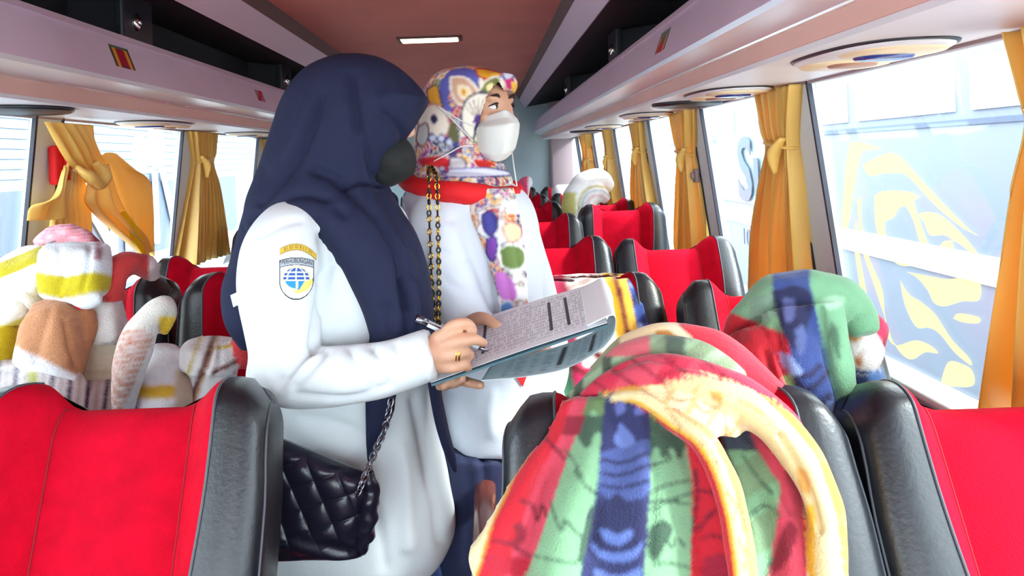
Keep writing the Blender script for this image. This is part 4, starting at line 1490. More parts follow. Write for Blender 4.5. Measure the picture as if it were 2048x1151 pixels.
for k in range(4):
    parts += finger([(1060, 692 + 9 * k, 1.555, .010), (1082, 690 + 10 * k, 1.54, .0092), (1098, 696 + 10 * k, 1.555, .008)])
    parts += finger([(1035, 722 + 8 * k, 1.74, .010), (1020, 720 + 9 * k, 1.70, .0092), (1025, 716 + 9 * k, 1.67, .008)])
parts += finger([(1045, 690, 1.55, .011), (1058, 676, 1.545, .010), (1075, 674, 1.55, .0085)])
parts += finger([(1045, 716, 1.74, .011), (1050, 702, 1.71, .010), (1060, 700, 1.69, .0085)])
for hp, fx_ in ((P(945, 920, 1.73), -0.11), (P(965, 920, 1.87), -0.08)):
    parts.append(smooth_tube([hp, (fx_ + 0.01, hp[1], 0.48), (fx_, hp[1] + 0.01, 0.28), (fx_, hp[1], 0.08)], (.080, .056, .05, .036), 24, 14))
    parts.append(ball((fx_ + 0.05, hp[1], 0.045), (0.10, 0.042, 0.04), 8, 14))
VB2, FB2 = remesh(parts, 0.0045, 3, 0.5)
w2 = mk('person', VB2, FB2, M_SKIN, label='woman in colourful floral headscarf and white face mask', cat='person')
for s_ in (-1, 1):
    V, Fc = ball(h2(0.078, s_ * 0.031, 0.026), (0.0125, 0.0145, 0.0085), 10, 14, Rh); e_ = mk('eye', V, Fc, M_EYEW, w2)
    V, Fc = ball(h2(0.0875, s_ * 0.031 + 0.003, 0.0265), (0.0040, 0.0062, 0.0062), 8, 12, Rh); mk('iris', V, Fc, M_EYEB, e_)
    V, Fc = smooth_tube([h2(0.078, s_ * 0.031 - 0.016, 0.028), h2(0.092, s_ * 0.031, 0.0350), h2(0.080, s_ * 0.031 + 0.016, 0.029)], (.0012, .0026, .0012), 12, 6); mk('eyelid', V, Fc, M_HAIR, e_)
    V, Fc = smooth_tube([h2(0.086, s_ * 0.014, 0.048), h2(0.094, s_ * 0.032, 0.055), h2(0.078, s_ * 0.052, 0.049)], (.0024, .0036, .0014), 14, 6); mk('eyebrow', V, Fc, M_HAIR, w2)

# blouse
parts = [
    body_loft([(350, 860, 1000, Y2, .10), (385, 812, 1050, Y2, .155), (440, 815, 1076, Y2, .165), (540, 850, 1086, Y2, .16), (640, 868, 1086, Y2, .155), (740, 876, 1092, Y2, .155), (810, 882, 1090, Y2, .16), (868, 890, 1088, Y2, .16)], 44, 44),
    limb([(885, 395, 1.74, .045), (872, 440, 1.685, .066), (890, 530, 1.655, .068), (928, 630, 1.64, .062), (960, 668, 1.625, .056), (1010, 690, 1.60, .050), (1035, 698, 1.58, .044)], 44, 22),
    limb([(1020, 420, 1.90, .062), (1065, 560, 1.93, .058), (1096, 690, 1.93, .056), (1092, 760, 1.88, .054), (1062, 745, 1.80, .042)], 40, 20),
    body_loft([(730, 1062, 1100, 1.90, .05), (790, 1066, 1130, 1.90, .07), (868, 1070, 1146, 1.90, .075)], 24, 16),
]
VS2, FS2 = remesh(parts, 0.0065, 5, 0.5)
VS2 = crease(VS2, FS2, [
    ([(946, 400), (965, 450), (985, 530), (998, 640)], 7, .010), ([(870, 420), (900, 440), (925, 430)], 8, .004), ([(880, 500), (920, 520), (950, 515)], 8, .003),
    ([(900, 780), (930, 820), (935, 865)], 10, .004), ([(985, 790), (980, 830), (985, 865)], 12, -.004), ([(1068, 770), (1070, 820), (1072, 865)], 5, .008), ([(890, 560), (925, 580), (965, 575)], 8, .003)])
VS2 = wobble(VS2, FS2, 0.002, 16, 11)
bl = mk('blouse', VS2, FS2, M_SHIRT2, w2, label='white long-sleeved blouse')
BVH_S2 = BVHTree.FromPolygons([Vector(v) for v in VS2], FS2)
n = 9
tri = [(1030 + 24 * (j / (n - 1)) * (1 - i / (n - 1)) + 15 * i / (n - 1), 749 + 24 * i / (n - 1) + 2 * j / (n - 1)) for i in range(n) for j in range(n)]
mk('red_pennant', project(tri, BVH_S2, 0.004), grid_faces(n, n), M_REDC, bl, smooth=False, label='small red triangle')
parts = [body_loft([(800, 905, 1060, Y2, .13), (900, 900, 1060, Y2, .135), (960, 905, 1050, Y2, .12)], 24, 10)]
for hp, fx_ in ((P(945, 930, 1.73), -0.11), (P(965, 930, 1.87), -0.08)):
    parts.append(smooth_tube([hp + np.array((0, 0, 0.05)), (fx_ + 0.01, hp[1], 0.48), (fx_, hp[1] + 0.01, 0.28), (fx_, hp[1], 0.07)], (.10, .085, .078, .070), 30, 18))
VF = remesh(parts, 0.008, 4)
VFx = crease(VF[0], VF[1], [([(960, 880), (970, 960), (965, 1100)], 8, .008), ([(930, 900), (940, 1000), (935, 1120)], 10, .004)])
mk('trousers', VFx, VF[1], M_TROUS, w2)
for hp, fx_ in ((1.73 * K2, -0.11), (1.87 * K2, -0.08)):
    V, Fc = remesh([ball((fx_ + 0.05, hp, 0.035), (0.115, 0.048, 0.048), 10, 18), rbox(0.22, 0.09, 0.03, 0.012, 3, (fx_ + 0.05, hp, 0.016))], 0.006, 4)
    V[:, 2] = np.maximum(V[:, 2], 0.002)
    mk('shoe', V, Fc, M_SHOE, w2)

def inpoly(p, poly):
    poly = np.asarray(poly, float)
    x, y = p[:, 0], p[:, 1]
    ins = np.zeros(len(p), bool)
    j = len(poly) - 1
    for i in range(len(poly)):
        xi, yi = poly[i]; xj, yj = poly[j]
        c = ((yi > y) != (yj > y)) & (x < (xj - xi) * (y - yi) / (yj - yi + 1e-12) + xi)
        ins ^= c
        j = i
    return ins


# floral headscarf: cowl round the head with the face cut free, then the hanging end
parts = [
    body_loft([(134, 908, 955, 1.80, .030), (144, 876, 992, 1.79, .062), (164, 856, 1018, 1.79, .086), (190, 843, 1008, 1.80, .100), (220, 836, 998, 1.80, .108), (260, 830, 990, 1.80, .110),
               (300, 828, 992, 1.80, .108), (335, 824, 1012, 1.80, .115), (362, 824, 1026, 1.80, .135), (384, 850, 1016, 1.80, .13)], 44, 50),
    body_loft([(150, 960, 1028, 1.78, .060), (168, 955, 1036, 1.78, .066), (186, 960, 1030, 1.80, .066)], 28, 16),
    body_loft([(375, 935, 1028, 1.68, .045), (430, 940, 1040, 1.645, .030), (500, 968, 1050, 1.635, .026), (580, 992, 1056, 1.635, .024), (660, 1004, 1058, 1.64, .018)], 28, 40),
]
VH2, FH2 = remesh(parts, 0.0030, 7, 0.5)
VH2 = crease(VH2, FH2, [([(870, 330), (930, 318), (1000, 330)], 7, .005), ([(840, 300), (900, 300), (960, 320)], 8, .005), ([(850, 345), (930, 340), (1015, 350)], 6, .005), ([(975, 400), (1000, 500), (1020, 600)], 8, .005), ([(1010, 400), (1030, 480), (1042, 580)], 7, .004)])
FL = [(40, 52, 110), (196, 30, 50), (232, 168, 40), (108, 60, 140), (92, 110, 170), (238, 226, 206), (96, 110, 50), (196, 80, 160), (220, 120, 50)]
rng = np.random.default_rng(12)


def floral(V, Fc, base_cols, density, seed, white_from=None):
    """rosettes of petals scattered over the cloth: coloured core, petal ring, outline"""
    V = np.asarray(V)
    rg = np.random.default_rng(seed)
    N = normals(V, Fc)
    n = density
    ids = rg.choice(len(V), n, replace=False)
    # keep centres apart
    keep = []
    for i in ids:
        if all(np.linalg.norm(V[i] - V[j]) > 0.017 for j in keep): keep.append(i)
    kd = kdtree.KDTree(len(keep))
    for k, i in enumerate(keep): kd.insert(Vector(V[i]), k)
    kd.balance()
    pal = np.array([lin(c) for c in FL])
    pc = rg.integers(0, len(pal), len(keep)); qc = rg.integers(0, len(pal), len(keep)); oc = rg.integers(0, 3, len(keep)); nb_ = rg.integers(5, 9, len(keep)); sz = rg.uniform(0.75, 1.25, len(keep)); ph = rg.uniform(0, 6.28, len(keep))
    C = np.zeros((len(V), 3))
    dark = [lin((34, 34, 80)), lin((120, 20, 50)), lin((70, 40, 90))]
    for i, v in enumerate(V):
        (co, k, d), (co2, k2, d2) = kd.find_n(Vector(v), 2)[:2]
        c = np.array(co)
        nn = N[keep[k]]
        t1 = np.cross(nn, (0.2, 0.1, 1.0)); t1 /= np.linalg.norm(t1) + 1e-9
        t2 = np.cross(nn, t1)
        a = math.atan2(np.dot(v - c, t2), np.dot(v - c, t1)) + ph[k]
        R = 0.019 * sz[k] * (0.80 + 0.20 * abs(math.cos(a * nb_[k] / 2)))
        f = d / R
        if f < 0.26: col = pal[(qc[k] + 2) % len(pal)]
        elif f < 0.36: col = lin((244, 236, 214))
        elif f < 0.80: col = pal[pc[k]] if abs(math.sin(a * nb_[k] / 2)) > 0.30 else lin((240, 230, 210))
        elif f < 0.95: col = lin((244, 236, 220))
        elif f < 1.10: col = dark[oc[k]]
        else: col = base_cols[k % len(base_cols)]
        C[i] = col
    return C


# cut the opening of the face
cut = np.array([(998, 160), (1010, 182), (1022, 200), (1042, 200), (1044, 300), (1020, 330), (985, 325), (962, 305), (952, 262), (962, 222), (972, 195), (985, 172)], float)
_in = inpoly(PX(VH2), cut)
_n = normals(VH2, FH2)
FH2 = [f for f in FH2 if not (all(_in[i] for i in f) and (_n[list(f), 1].mean() < 0.35))]
bc = [lin(c) for c in ((88, 66, 140), (60, 70, 140), (176, 30, 56), (226, 150, 40), (70, 60, 110))]
C2 = floral(VH2, FH2, bc, 900, 4)
px = PX(VH2)
# hanging end: flowers on white
tail = px[:, 1] > 395
Cw = floral(VH2, FH2, [lin((246, 244, 244))], 420, 9)
C2[tail] = Cw[tail]
N2 = normals(VH2, FH2)
front = N2[:, 1] < 0.25
rightedge = tail & (px[:, 0] > 1010 + (px[:, 1] - 400) * 0.12)
C2[rightedge & (np.sin(px[:, 1] * 0.11) > 0.1)] = lin((246, 244, 246))


def blob(poly, c, outline=None, w=4):
    q = cr(np.array(poly + poly[:1], float), len(poly) * 6)
    m = inpoly(px, q) & front
    if outline is not None:
        e = (polydist(px, q) < w) & front
        C2[e] = lin(outline)
    C2[m] = lin(c)


# the bold motifs of the cowl
blob([(880, 165), (900, 142), (935, 136), (958, 150), (950, 175), (925, 165), (905, 170), (896, 200), (905, 225), (885, 215), (878, 190)], (92, 96, 176))
blob([(952, 138), (975, 140), (1000, 148), (985, 156), (960, 152)], (232, 170, 40), (200, 50, 40), 3)
blob([(904, 156), (930, 158), (950, 176), (955, 195), (938, 208), (918, 205), (906, 185)], (214, 168, 136), (240, 232, 216), 5)
blob([(918, 172), (935, 176), (940, 190), (928, 196), (918, 186)], (246, 226, 170), (250, 240, 220), 3)
blob([(923, 178), (930, 180), (930, 190), (924, 188)], (230, 150, 40))
blob([(960, 182), (975, 162), (995, 155), (998, 168), (985, 182), (968, 190)], (120, 120, 60), (240, 232, 216), 4)
blob([(972, 172), (984, 165), (986, 176), (976, 182)], (240, 222, 160))
blob([(926, 218), (935, 200), (955, 188), (976, 190), (972, 210), (962, 240), (950, 250), (945, 275), (930, 262), (924, 240)], (242, 234, 218), (40, 36, 84), 4)
for k in range(7):
    a = -2.5 + k * 0.33
    q = np.array([(955, 238), (955 + 30 * math.cos(a), 238 + 40 * math.sin(a))])
    e = (polydist(px, q) < 1.3) & front
    C2[e] = lin((176, 160, 150))
blob([(945, 246), (952, 230), (962, 232), (962, 246)], (86, 50, 136))
blob([(855, 180), (872, 172), (880, 200), (885, 225), (870, 215), (858, 200)], (232, 170, 50), (70, 50, 80), 3)
blob([(842, 222), (868, 210), (892, 230), (896, 258), (880, 275), (855, 262), (838, 245)], (240, 226, 210), (196, 130, 120), 5)
blob([(862, 232), (870, 228), (876, 240), (868, 248), (862, 242)], (40, 34, 76), (240, 226, 210), 3)
blob([(838, 255), (852, 248), (856, 270), (846, 290), (834, 280)], (206, 200, 196), (120, 40, 50), 3)
for cx_, cy_ in ((864, 276), (882, 277), (898, 284)):
    blob([(cx_ - 7, cy_), (cx_, cy_ - 7), (cx_ + 7, cy_), (cx_, cy_ + 7)], (210, 214, 236), (44, 50, 110), 3)
blob([(898, 250), (912, 245), (918, 275), (908, 285), (897, 272)], (96, 96, 56))
blob([(1005, 140), (1022, 138), (1026, 152), (1012, 158)], (222, 222, 238), (90, 80, 160), 4)
blob([(1008, 160), (1024, 156), (1030, 170), (1018, 178)], (198, 30, 110))
blob([(1022, 162), (1034, 168), (1034, 190), (1026, 190)], (236, 186, 70))
blob([(835, 318), (880, 312), (905, 325), (880, 334), (845, 330)], (206, 26, 36))
blob([(945, 318), (975, 320), (990, 330), (960, 334)], (206, 40, 30))
blob([(900, 315), (925, 318), (930, 335), (905, 336)], (206, 200, 204), (60, 50, 100), 3)
blob([(900, 340), (960, 336), (1010, 342), (1012, 350), (900, 352)], (210, 210, 228), (70, 60, 130), 3)
# motifs of the hanging end
blob([(1000, 500), (1020, 490), (1045, 500), (1048, 525), (1030, 538), (1006, 530)], (108, 132, 66), (240, 240, 230), 4)
blob([(1005, 455), (1022, 445), (1040, 455), (1040, 475), (1018, 482)], (240, 214, 170), (200, 120, 120), 3)
blob([(965, 430), (985, 425), (995, 450), (980, 470), (968, 455)], (60, 60, 140), (60, 40, 110), 3)
blob([(975, 480), (990, 475), (992, 500), (985, 520), (975, 505)], (120, 60, 160), (52, 52, 120), 4)
blob([(990, 545), (1010, 545), (1030, 570), (1030, 600), (1005, 598), (992, 570)], (206, 120, 206))
blob([(1002, 610), (1018, 602), (1028, 620), (1015, 640), (1003, 632)], (96, 150, 214), (240, 236, 240), 3)
blob([(1028, 610), (1048, 622), (1050, 636), (1034, 632)], (206, 120, 206))
hij2 = mk('headscarf', VH2, FH2, M_FLORAL, w2, col=soften(C2, FH2, 1), label='multicoloured floral headscarf')
BVH_H2 = BVHTree.FromPolygons([Vector(v) for v in VH2], FH2)
# red folded edge round the neck
t = np.linspace(0, 2 * math.pi, 61)
c_ = P(922, 368, 1.80)
neck = np.stack((c_[0] + 0.122 * np.cos(t), c_[1] + 0.141 * np.sin(t), c_[2] - 0.004 - 0.018 * np.cos(t) + 0.009 * np.sin(t)), 1)
V, Fc = tube(neck, 0.024 + 0.003 * np.sin(3 * t), 14, cap=False, flat=0.9)
mk('red_edge', wobble(V, Fc, 0.004, 30, 2), Fc, M_REDC, hij2, label='bright red scarf edge')

# white mask: upper fold, front panel, lower fold
rows = [
    [(960, 239, 1.728), (978, 232, 1.705), (996, 225, 1.695), (1012, 221, 1.690), (1034, 238, 1.745)],
    [(952, 248, 1.730), (974, 243, 1.700), (1000, 238, 1.682), (1022, 236, 1.685), (1036, 243, 1.745)],
    [(944, 258, 1.735), (968, 255, 1.680), (1002, 252, 1.660), (1026, 248, 1.670), (1038, 248, 1.745)],
    [(944, 275, 1.735), (968, 276, 1.682), (1000, 278, 1.662), (1022, 274, 1.672), (1036, 268, 1.745)],
    [(948, 296, 1.735), (968, 304, 1.695), (992, 308, 1.680), (1014, 304, 1.680), (1030, 294, 1.745)],
    [(962, 306, 1.74), (975, 316, 1.715), (992, 322, 1.695), (1008, 318, 1.71), (1022, 306, 1.75)],
]
G = np.array([cr(np.array([P(a, b, c) for a, b, c in r]), 30) for r in rows])
tt = np.linspace(0, 5, 41); ti = np.minimum(tt.astype(int), 4); tf = (tt - ti)[:, None]
S = np.array([(G[ti, j] * (1 - tf) + G[ti + 1, j] * tf) * 0.75 + 0.25 * cr(G[:, j], 41) for j in range(30)]).transpose(1, 0, 2).reshape(-1, 3)
fm_ = mk('face_mask', S, grid_faces(41, 30), M_WMASK, w2, solid=0.002, label='white folded face mask')
V, Fc = tube(cr(G[2] + np.array((0, -0.0008, 0)), 40), 0.0011, 6); mk('mask_seam', V, Fc, M_WMASK, fm_)
for pl in ([(946, 252), (920, 240), (895, 225), (876, 212)], [(946, 282), (925, 260), (900, 235), (876, 212)], [(948, 292), (925, 292), (898, 306), (868, 322)]):
    q = project([tuple(p) for p in cr(np.array(pl, float), 24)], BVH_H2, 0.003)
    V, Fc = tube(q, 0.0016, 6); mk('mask_strap', V, Fc, M_WMASK, fm_)
V, Fc = tube(np.array([P(1024, 302, 1.69), P(1028, 335, 1.66), P(1034, 372, 1.645)]), 0.0014, 6); mk('mask_strap', V, Fc, M_WMASK, fm_)

# gold and black chain strap of her bag
sb = empty('bag_strap', P(868, 640, 1.585), label='gold and black chain bag strap hanging from the floral scarf woman', cat='strap')
sbb = np.array(sb.location)
lg = mesh('gold_link', *link_mesh(0.0062, 0.0044, 0.0016), M_GOLD)
lb = mesh('black_link', *link_mesh(0.0052, 0.0036, 0.0021), M_BLKLINK)
for s_ in (0, 1):
    pth = [(858 + 4 * s_, 332), (858 + 15 * s_, 356), (858 + 17 * s_, 420), (861 + 16 * s_, 500), (864 + 14 * s_, 570), (868 + 9 * s_, 636), (870 + 8 * s_, 690)]
    q = [P(a, b, 1.585 if b > 350 else 1.62) for a, b in pth]
    cp = cr(np.array(q), 40)
    for i in range(len(cp) - 1):
        d = Vector(cp[i + 1] - cp[i]); qq = d.to_track_quat('Z', 'Y')
        o = link('gold_link' if i % 2 == 0 else 'black_link', lg if i % 2 == 0 else lb, sb, loc=Vector((cp[i] + cp[i + 1]) / 2 - sbb))
        o.rotation_euler = (qq.to_matrix() @ Matrix.Rotation(1.2 * (i % 2) + 0.3, 3, 'Z')).to_euler()

P, ball, limb, body_loft = _P, _ball, _limb, _body

# ------------------------------------------------------------------ blankets and towels
M_CLOTH = mat('printed fleece', (255, 255, 255), 0.9, attr='Col', bump=0.5, bscale=330, sheen=0.3, var=0.06, vscale=60)
M_KNIT = mat('towelling', (255, 255, 255), 0.92, attr='Col', bump=0.7, bscale=260, sheen=0.2, var=0.07, vscale=70)


class Paint:
    """colour a cloth by its printed pattern, laid out over the cloth as it lies"""
    def __init__(self, V, base):
        self.px = PX(V); self.C = np.tile(lin(base), (len(V), 1)); self.all = np.ones(len(V), bool)
    def mask(self, m, c): self.C[m] = lin(c)
    def blob(self, poly, c, m=None, outline=None, w=3):
        q = cr(np.array(list(poly) + [poly[0]], float), len(poly) * 6)
        mm = self.all if m is None else m
        if outline is not None: self.C[(polydist(self.px, q) < w) & mm] = lin(outline)
        self.C[inpoly(self.px, q) & mm] = lin(c)
    def line(self, pts, w, c, m=None, curve=True):
        q = cr(np.array(pts, float), 5 * len(pts)) if curve else np.array(pts, float)
        mm = self.all if m is None else m
        self.C[(polydist(self.px, q) < w) & mm] = lin(c)


def cloth(name, parts, voxel, smooth, paint, label, group, m, lines=(), wob=0.003, wscale=18, seed=0, cat='blanket'):
    V, Fc = remesh(parts, voxel, smooth)
    if lines: V = crease(V, Fc, lines)
    if wob: V = wobble(V, Fc, wob, wscale, seed)
    kd = kdtree.KDTree(sum(len(p[0]) for p in parts))
    k = 0
    for pi, p in enumerate(parts):
        for v in p[0]:
            kd.insert(Vector(v), pi * 1000000 + k % 1000000); k += 1
    kd.balance()
    pid = np.array([kd.find(Vector(v))[1] // 1000000 for v in V])
    C = soften(paint(V, pid), Fc, 1)
    return mk(name, V, Fc, m, col=C, label=label, cat=cat, group=group)


def panel(rows, n=60, m=60, pl=0, amp=0.0, th=0.012, ph=0.0):
    """rows of (px, py, Y) polylines -> a thick draped sheet as a closed solid"""
    R = np.array([cr(np.array([P(*q) for q in r]), n) for r in rows])
    S = np.array([cr(R[:, j], m) for j in range(n)]).transpose(1, 0, 2)
    t = np.linspace(0, 1, n)
    for i in range(m):
        f = 0.3 + 0.7 * i / (m - 1)
        S[i, :, 1] -= amp * f * np.sin(2 * math.pi * pl * t + ph)
    A = S.reshape(-1, 3); B = A + np.array((0, th, 0))
    Fa = grid_faces(m, n)
    V, Fc = merge([(A, Fa), (B, [f[::-1] for f in Fa])])
    o = m * n
    edge = [j for j in range(n)] + [i * n + n - 1 for i in range(1, m)] + [(m - 1) * n + j for j in range(n - 2, -1, -1)] + [i * n for i in range(m - 2, 0, -1)]
    for a, b in zip(edge, edge[1:] + edge[:1]):
        Fc.append((b, a, a + o, b + o))
    return V, Fc


CREAM, GOLD, REDB, PINK, GREEN, DGREEN, NAVY, BLUE, LBLUE, MAROON = (230, 214, 166), (206, 144, 48), (190, 20, 40), (196, 62, 82), (120, 164, 124), (58, 84, 66), (36, 38, 78), (70, 92, 160), (122, 150, 206), (130, 24, 44)

# ---- the big blanket over the front aisle seat
parts = [
    panel([[(1125, 800, .94), (1180, 795, .935), (1250, 790, .93), (1330, 800, .92)], [(1095, 865, .915), (1180, 865, .905), (1280, 865, .90), (1400, 880, .885)], [(1030, 955, .885), (1140, 950, .87), (1270, 950, .865), (1445, 960, .855)],
           [(968, 1060, .855), (1100, 1060, .84), (1260, 1055, .835), (1478, 1060, .83)], [(938, 1110, .845), (1090, 1125, .825), (1260, 1130, .82), (1490, 1130, .815)], [(952, 1180, .82), (1085, 1190, .805), (1260, 1190, .80), (1495, 1190, .80)], [(965, 1330, .78), (1085, 1330, .77), (1260, 1330, .765), (1495, 1330, .77)]], 110, 90, 3.0, 0.017, 0.016, 0.6),
    panel([[(1430, 815, .96), (1500, 800, .955), (1570, 835, .95)], [(1450, 900, .92), (1530, 890, .91), (1615, 915, .91)], [(1475, 1000, .885), (1560, 1000, .875), (1650, 1005, .88)], [(1488, 1110, .855), (1580, 1110, .845), (1668, 1110, .85)], [(1495, 1330, .79), (1580, 1330, .785), (1676, 1330, .79)]], 60, 70, 2, 0.008, 0.016, 1.0),
    limb([(1215, 795, .940, .006), (1277, 792, .920, .013), (1347, 838, .895, .018), (1406, 880, .868, .019), (1444, 948, .843, .020), (1470, 1040, .822, .021), (1485, 1151, .800, .020), (1492, 1330, .77, .020)], 50, 16, 0.8),
    panel([[(1272, 786, .925), (1305, 768, .93), (1345, 766, .935)], [(1340, 826, .895), (1390, 800, .90), (1440, 800, .915)], [(1395, 862, .875), (1440, 840, .88), (1500, 838, .90)], [(1425, 900, .862), (1448, 880, .875), (1490, 870, .91)]], 40, 40, 1.5, 0.008, 0.012, 0.5),
    limb([(1165, 797, .970, .008), (1230, 762, .955, .018), (1300, 744, .945, .024), (1390, 754, .945, .026), (1480, 792, .945, .027), (1565, 845, .935, .022), (1600, 900, .925, .012)], 44, 16),
    limb([(1300, 770, .940, .008), (1342, 768, .932, .012), (1415, 785, .920, .020), (1500, 822, .905, .024), (1562, 874, .890, .021), (1612, 945, .872, .019), (1638, 1020, .856, .017), (1648, 1110, .838, .018), (1655, 1330, .785, .018)], 50, 16),
    limb([(1470, 785, .940, .008), (1565, 840, .915, .014), (1626, 920, .895, .015), (1658, 1000, .875, .015), (1669, 1080, .856, .014), (1671, 1200, .822, .014), (1672, 1330, .79, .014)], 44, 12),
    limb([(1140, 800, .990, .008), (1190, 762, 1.00, .016), (1260, 720, 1.00, .026), (1330, 708, 1.00, .028), (1410, 726, .99, .027), (1480, 766, .98, .018)], 40, 16),
    limb([(1185, 745, 1.05, .010), (1260, 700, 1.05, .026), (1340, 684, 1.05, .030), (1430, 708, 1.04, .034), (1500, 768, 1.02, .036), (1560, 835, .99, .034), (1625, 915, .95, .016)], 44, 18),
    limb([(1250, 760, 1.04, .05), (1400, 770, 1.04, .06), (1500, 830, 1.03, .05)], 16, 14),
]


def paint_big(V, pid):
    p = Paint(V, CREAM)
    x, y = p.px[:, 0], p.px[:, 1]
    yy = [780, 870, 950, 1050, 1151, 1330]
    bd = {'a': [1108, 1085, 1032, 986, 956, 960], 'b': [1150, 1122, 1076, 1040, 1010, 1010], 'c': [1180, 1152, 1122, 1090, 1052, 1050], 'd': [1212, 1202, 1197, 1183, 1160, 1150], 'e': [1300, 1300, 1302, 1296, 1288, 1280], 'f': [1352, 1368, 1384, 1384, 1380, 1380], 'g': [1395, 1412, 1438, 1462, 1482, 1485]}
    B = {k: np.interp(y, yy, v) for k, v in bd.items()}
    A = pid == 0
    p.mask(A & (x < B['a'] - 6), CREAM); p.mask(A & (x >= B['a'] - 6) & (x < B['a']), GOLD)
    p.mask(A & (x >= B['a']) & (x < B['b']), REDB); p.mask(A & (x >= B['b']) & (x < B['c']), PINK)
    p.mask(A & (x >= B['c']) & (x < B['d']), GREEN); p.mask(A & (x >= B['d']) & (x < B['e']), (40, 44, 88))
    p.mask(A & (x >= B['e']) & (x < B['f']), GREEN); p.mask(A & (x >= B['f']) & (x < B['g']), REDB); p.mask(A & (x >= B['g']), CREAM)
    # darker greens and maroon at the upper part
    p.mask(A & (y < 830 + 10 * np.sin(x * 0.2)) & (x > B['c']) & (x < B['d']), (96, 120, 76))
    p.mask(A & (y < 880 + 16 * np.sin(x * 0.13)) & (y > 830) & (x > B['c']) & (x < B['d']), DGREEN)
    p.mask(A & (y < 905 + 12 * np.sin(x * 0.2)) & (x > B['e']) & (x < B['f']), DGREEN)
    p.mask(A & (y < 870) & (x > B['b']) & (x < B['c'] + 6) & (y > 830), MAROON)
    g = A & (((x > B['c']) & (x < B['d'])) | ((x > B['e']) & (x < B['f'])))
    nv = A & (x > B['d']) & (x < B['e'])
    r = A & (((x > B['a']) & (x < B['c'])) | ((x > B['f']) & (x < B['g'])))
    # navy column: leaf, hearts, wavy combs
    for pts in ([(1205, 945), (1240, 930), (1290, 935)], [(1205, 925), (1245, 912), (1290, 905)], [(1205, 960), (1240, 965), (1280, 955)], [(1212, 900), (1240, 905), (1270, 895)]): p.line(pts, 3.2, (34, 36, 74), nv)
    p.blob([(1200, 905), (1250, 890), (1298, 880), (1300, 930), (1298, 985), (1250, 1000), (1200, 985)], (70, 84, 140), nv)
    for pts in ([(1205, 945), (1240, 950), (1295, 930)], [(1205, 918), (1245, 925), (1295, 905)], [(1205, 970), (1245, 975), (1298, 960)]): p.line(pts, 3.5, NAVY, nv)
    p.blob([(1240, 845), (1262, 865), (1270, 885), (1245, 895), (1228, 880)], (100, 118, 180), nv)
    p.blob([(1228, 810), (1245, 800), (1250, 818), (1235, 830)], (92, 100, 160), nv); p.blob([(1268, 815), (1290, 805), (1288, 825), (1272, 830)], (92, 100, 160), nv)
    p.blob([(1232, 985), (1252, 1000), (1290, 1015), (1296, 1060), (1285, 1110), (1235, 1125), (1180, 1110), (1170, 1060), (1180, 1015), (1215, 1000)], NAVY, A)
    p.blob([(1198, 1058), (1215, 1058), (1235, 1068), (1256, 1058), (1268, 1066), (1250, 1085), (1234, 1092), (1212, 1082)], (92, 112, 176), A)
    p.blob([(1180, 1082), (1205, 1100), (1235, 1104), (1265, 1098), (1286, 1084), (1272, 1114), (1235, 1124), (1196, 1112)], (92, 112, 176), A)
    p.blob([(1188, 1135), (1235, 1150), (1282, 1135), (1275, 1170), (1235, 1185), (1195, 1170)], (92, 112, 176), A)
    # dark leaf veins in the green, scrolls in the red
    for pts in ([(1130, 900), (1150, 925), (1165, 960)], [(1100, 1000), (1112, 1040), (1124, 1060), (1128, 1040), (1150, 1060), (1165, 1075)], [(1150, 940), (1170, 970), (1190, 985)], [(1065, 1110), (1110, 1120), (1150, 1125), (1160, 1110)],
                [(1300, 930), (1320, 925), (1340, 915), (1330, 900)], [(1300, 985), (1330, 970), (1380, 960)], [(1300, 1020), (1340, 1000), (1385, 985)], [(1300, 1060), (1330, 1075), (1345, 1095), (1352, 1075), (1370, 1090)], [(1310, 1130), (1340, 1125), (1380, 1135)], [(1300, 1005), (1330, 1000), (1380, 1008)]): p.line(pts, 2.4, DGREEN, A & ~nv)
    p.blob([(1185, 1010), (1200, 1020), (1178, 1080), (1165, 1130), (1158, 1100), (1170, 1050)], DGREEN, g)
    p.blob([(1298, 1050), (1330, 1040), (1345, 1060), (1330, 1090), (1310, 1120), (1296, 1100)], DGREEN, g)
    for pts in ([(1085, 870), (1115, 900), (1140, 930)], [(1040, 1000), (1065, 1010), (1075, 1040), (1085, 1010), (1095, 1035)], [(985, 1080), (1010, 1085), (1040, 1100), (1060, 1110)], [(1390, 940), (1395, 985), (1385, 1060)], [(1395, 1060), (1410, 1040), (1430, 1020)], [(1400, 1080), (1425, 1070), (1450, 1080), (1455, 1110), (1430, 1120)], [(1440, 1000), (1425, 985), (1400, 980)]): p.line(pts, 3.2, (96, 10, 36), r)
    p.blob([(1025, 1050), (1045, 1045), (1050, 1080), (1030, 1095), (1015, 1085), (1032, 1070)], MAROON, r)
    p.blob([(965, 1100), (1000, 1110), (1060, 1118), (1060, 1150), (980, 1145)], (168, 22, 46), r)
    p.blob([(1405, 1115), (1440, 1105), (1470, 1115), (1470, 1170), (1410, 1170)], (150, 20, 48), r)
    # second panel to the right
    Bm = pid == 1
    c1 = np.interp(y, [830, 894, 971, 1050, 1151, 1330], [1490, 1511, 1562, 1552, 1537, 1537]); c2 = np.interp(y, [830, 894, 971, 1050, 1151, 1330], [1520, 1562, 1604, 1612, 1614, 1614])
    p.mask(Bm & (x < c1), (112, 140, 104)); p.mask(Bm & (x >= c1) & (x < c2), PINK); p.mask(Bm & (x >= c2), CREAM)
    p.mask(Bm & (x < c1) & (np.sin(y * 0.05 + x * 0.03) > 0.35), GREEN)
    p.mask(Bm & (x < c1) & (y < 900), (60, 70, 84))  # dark hollow between the folds, its shade put into the colour
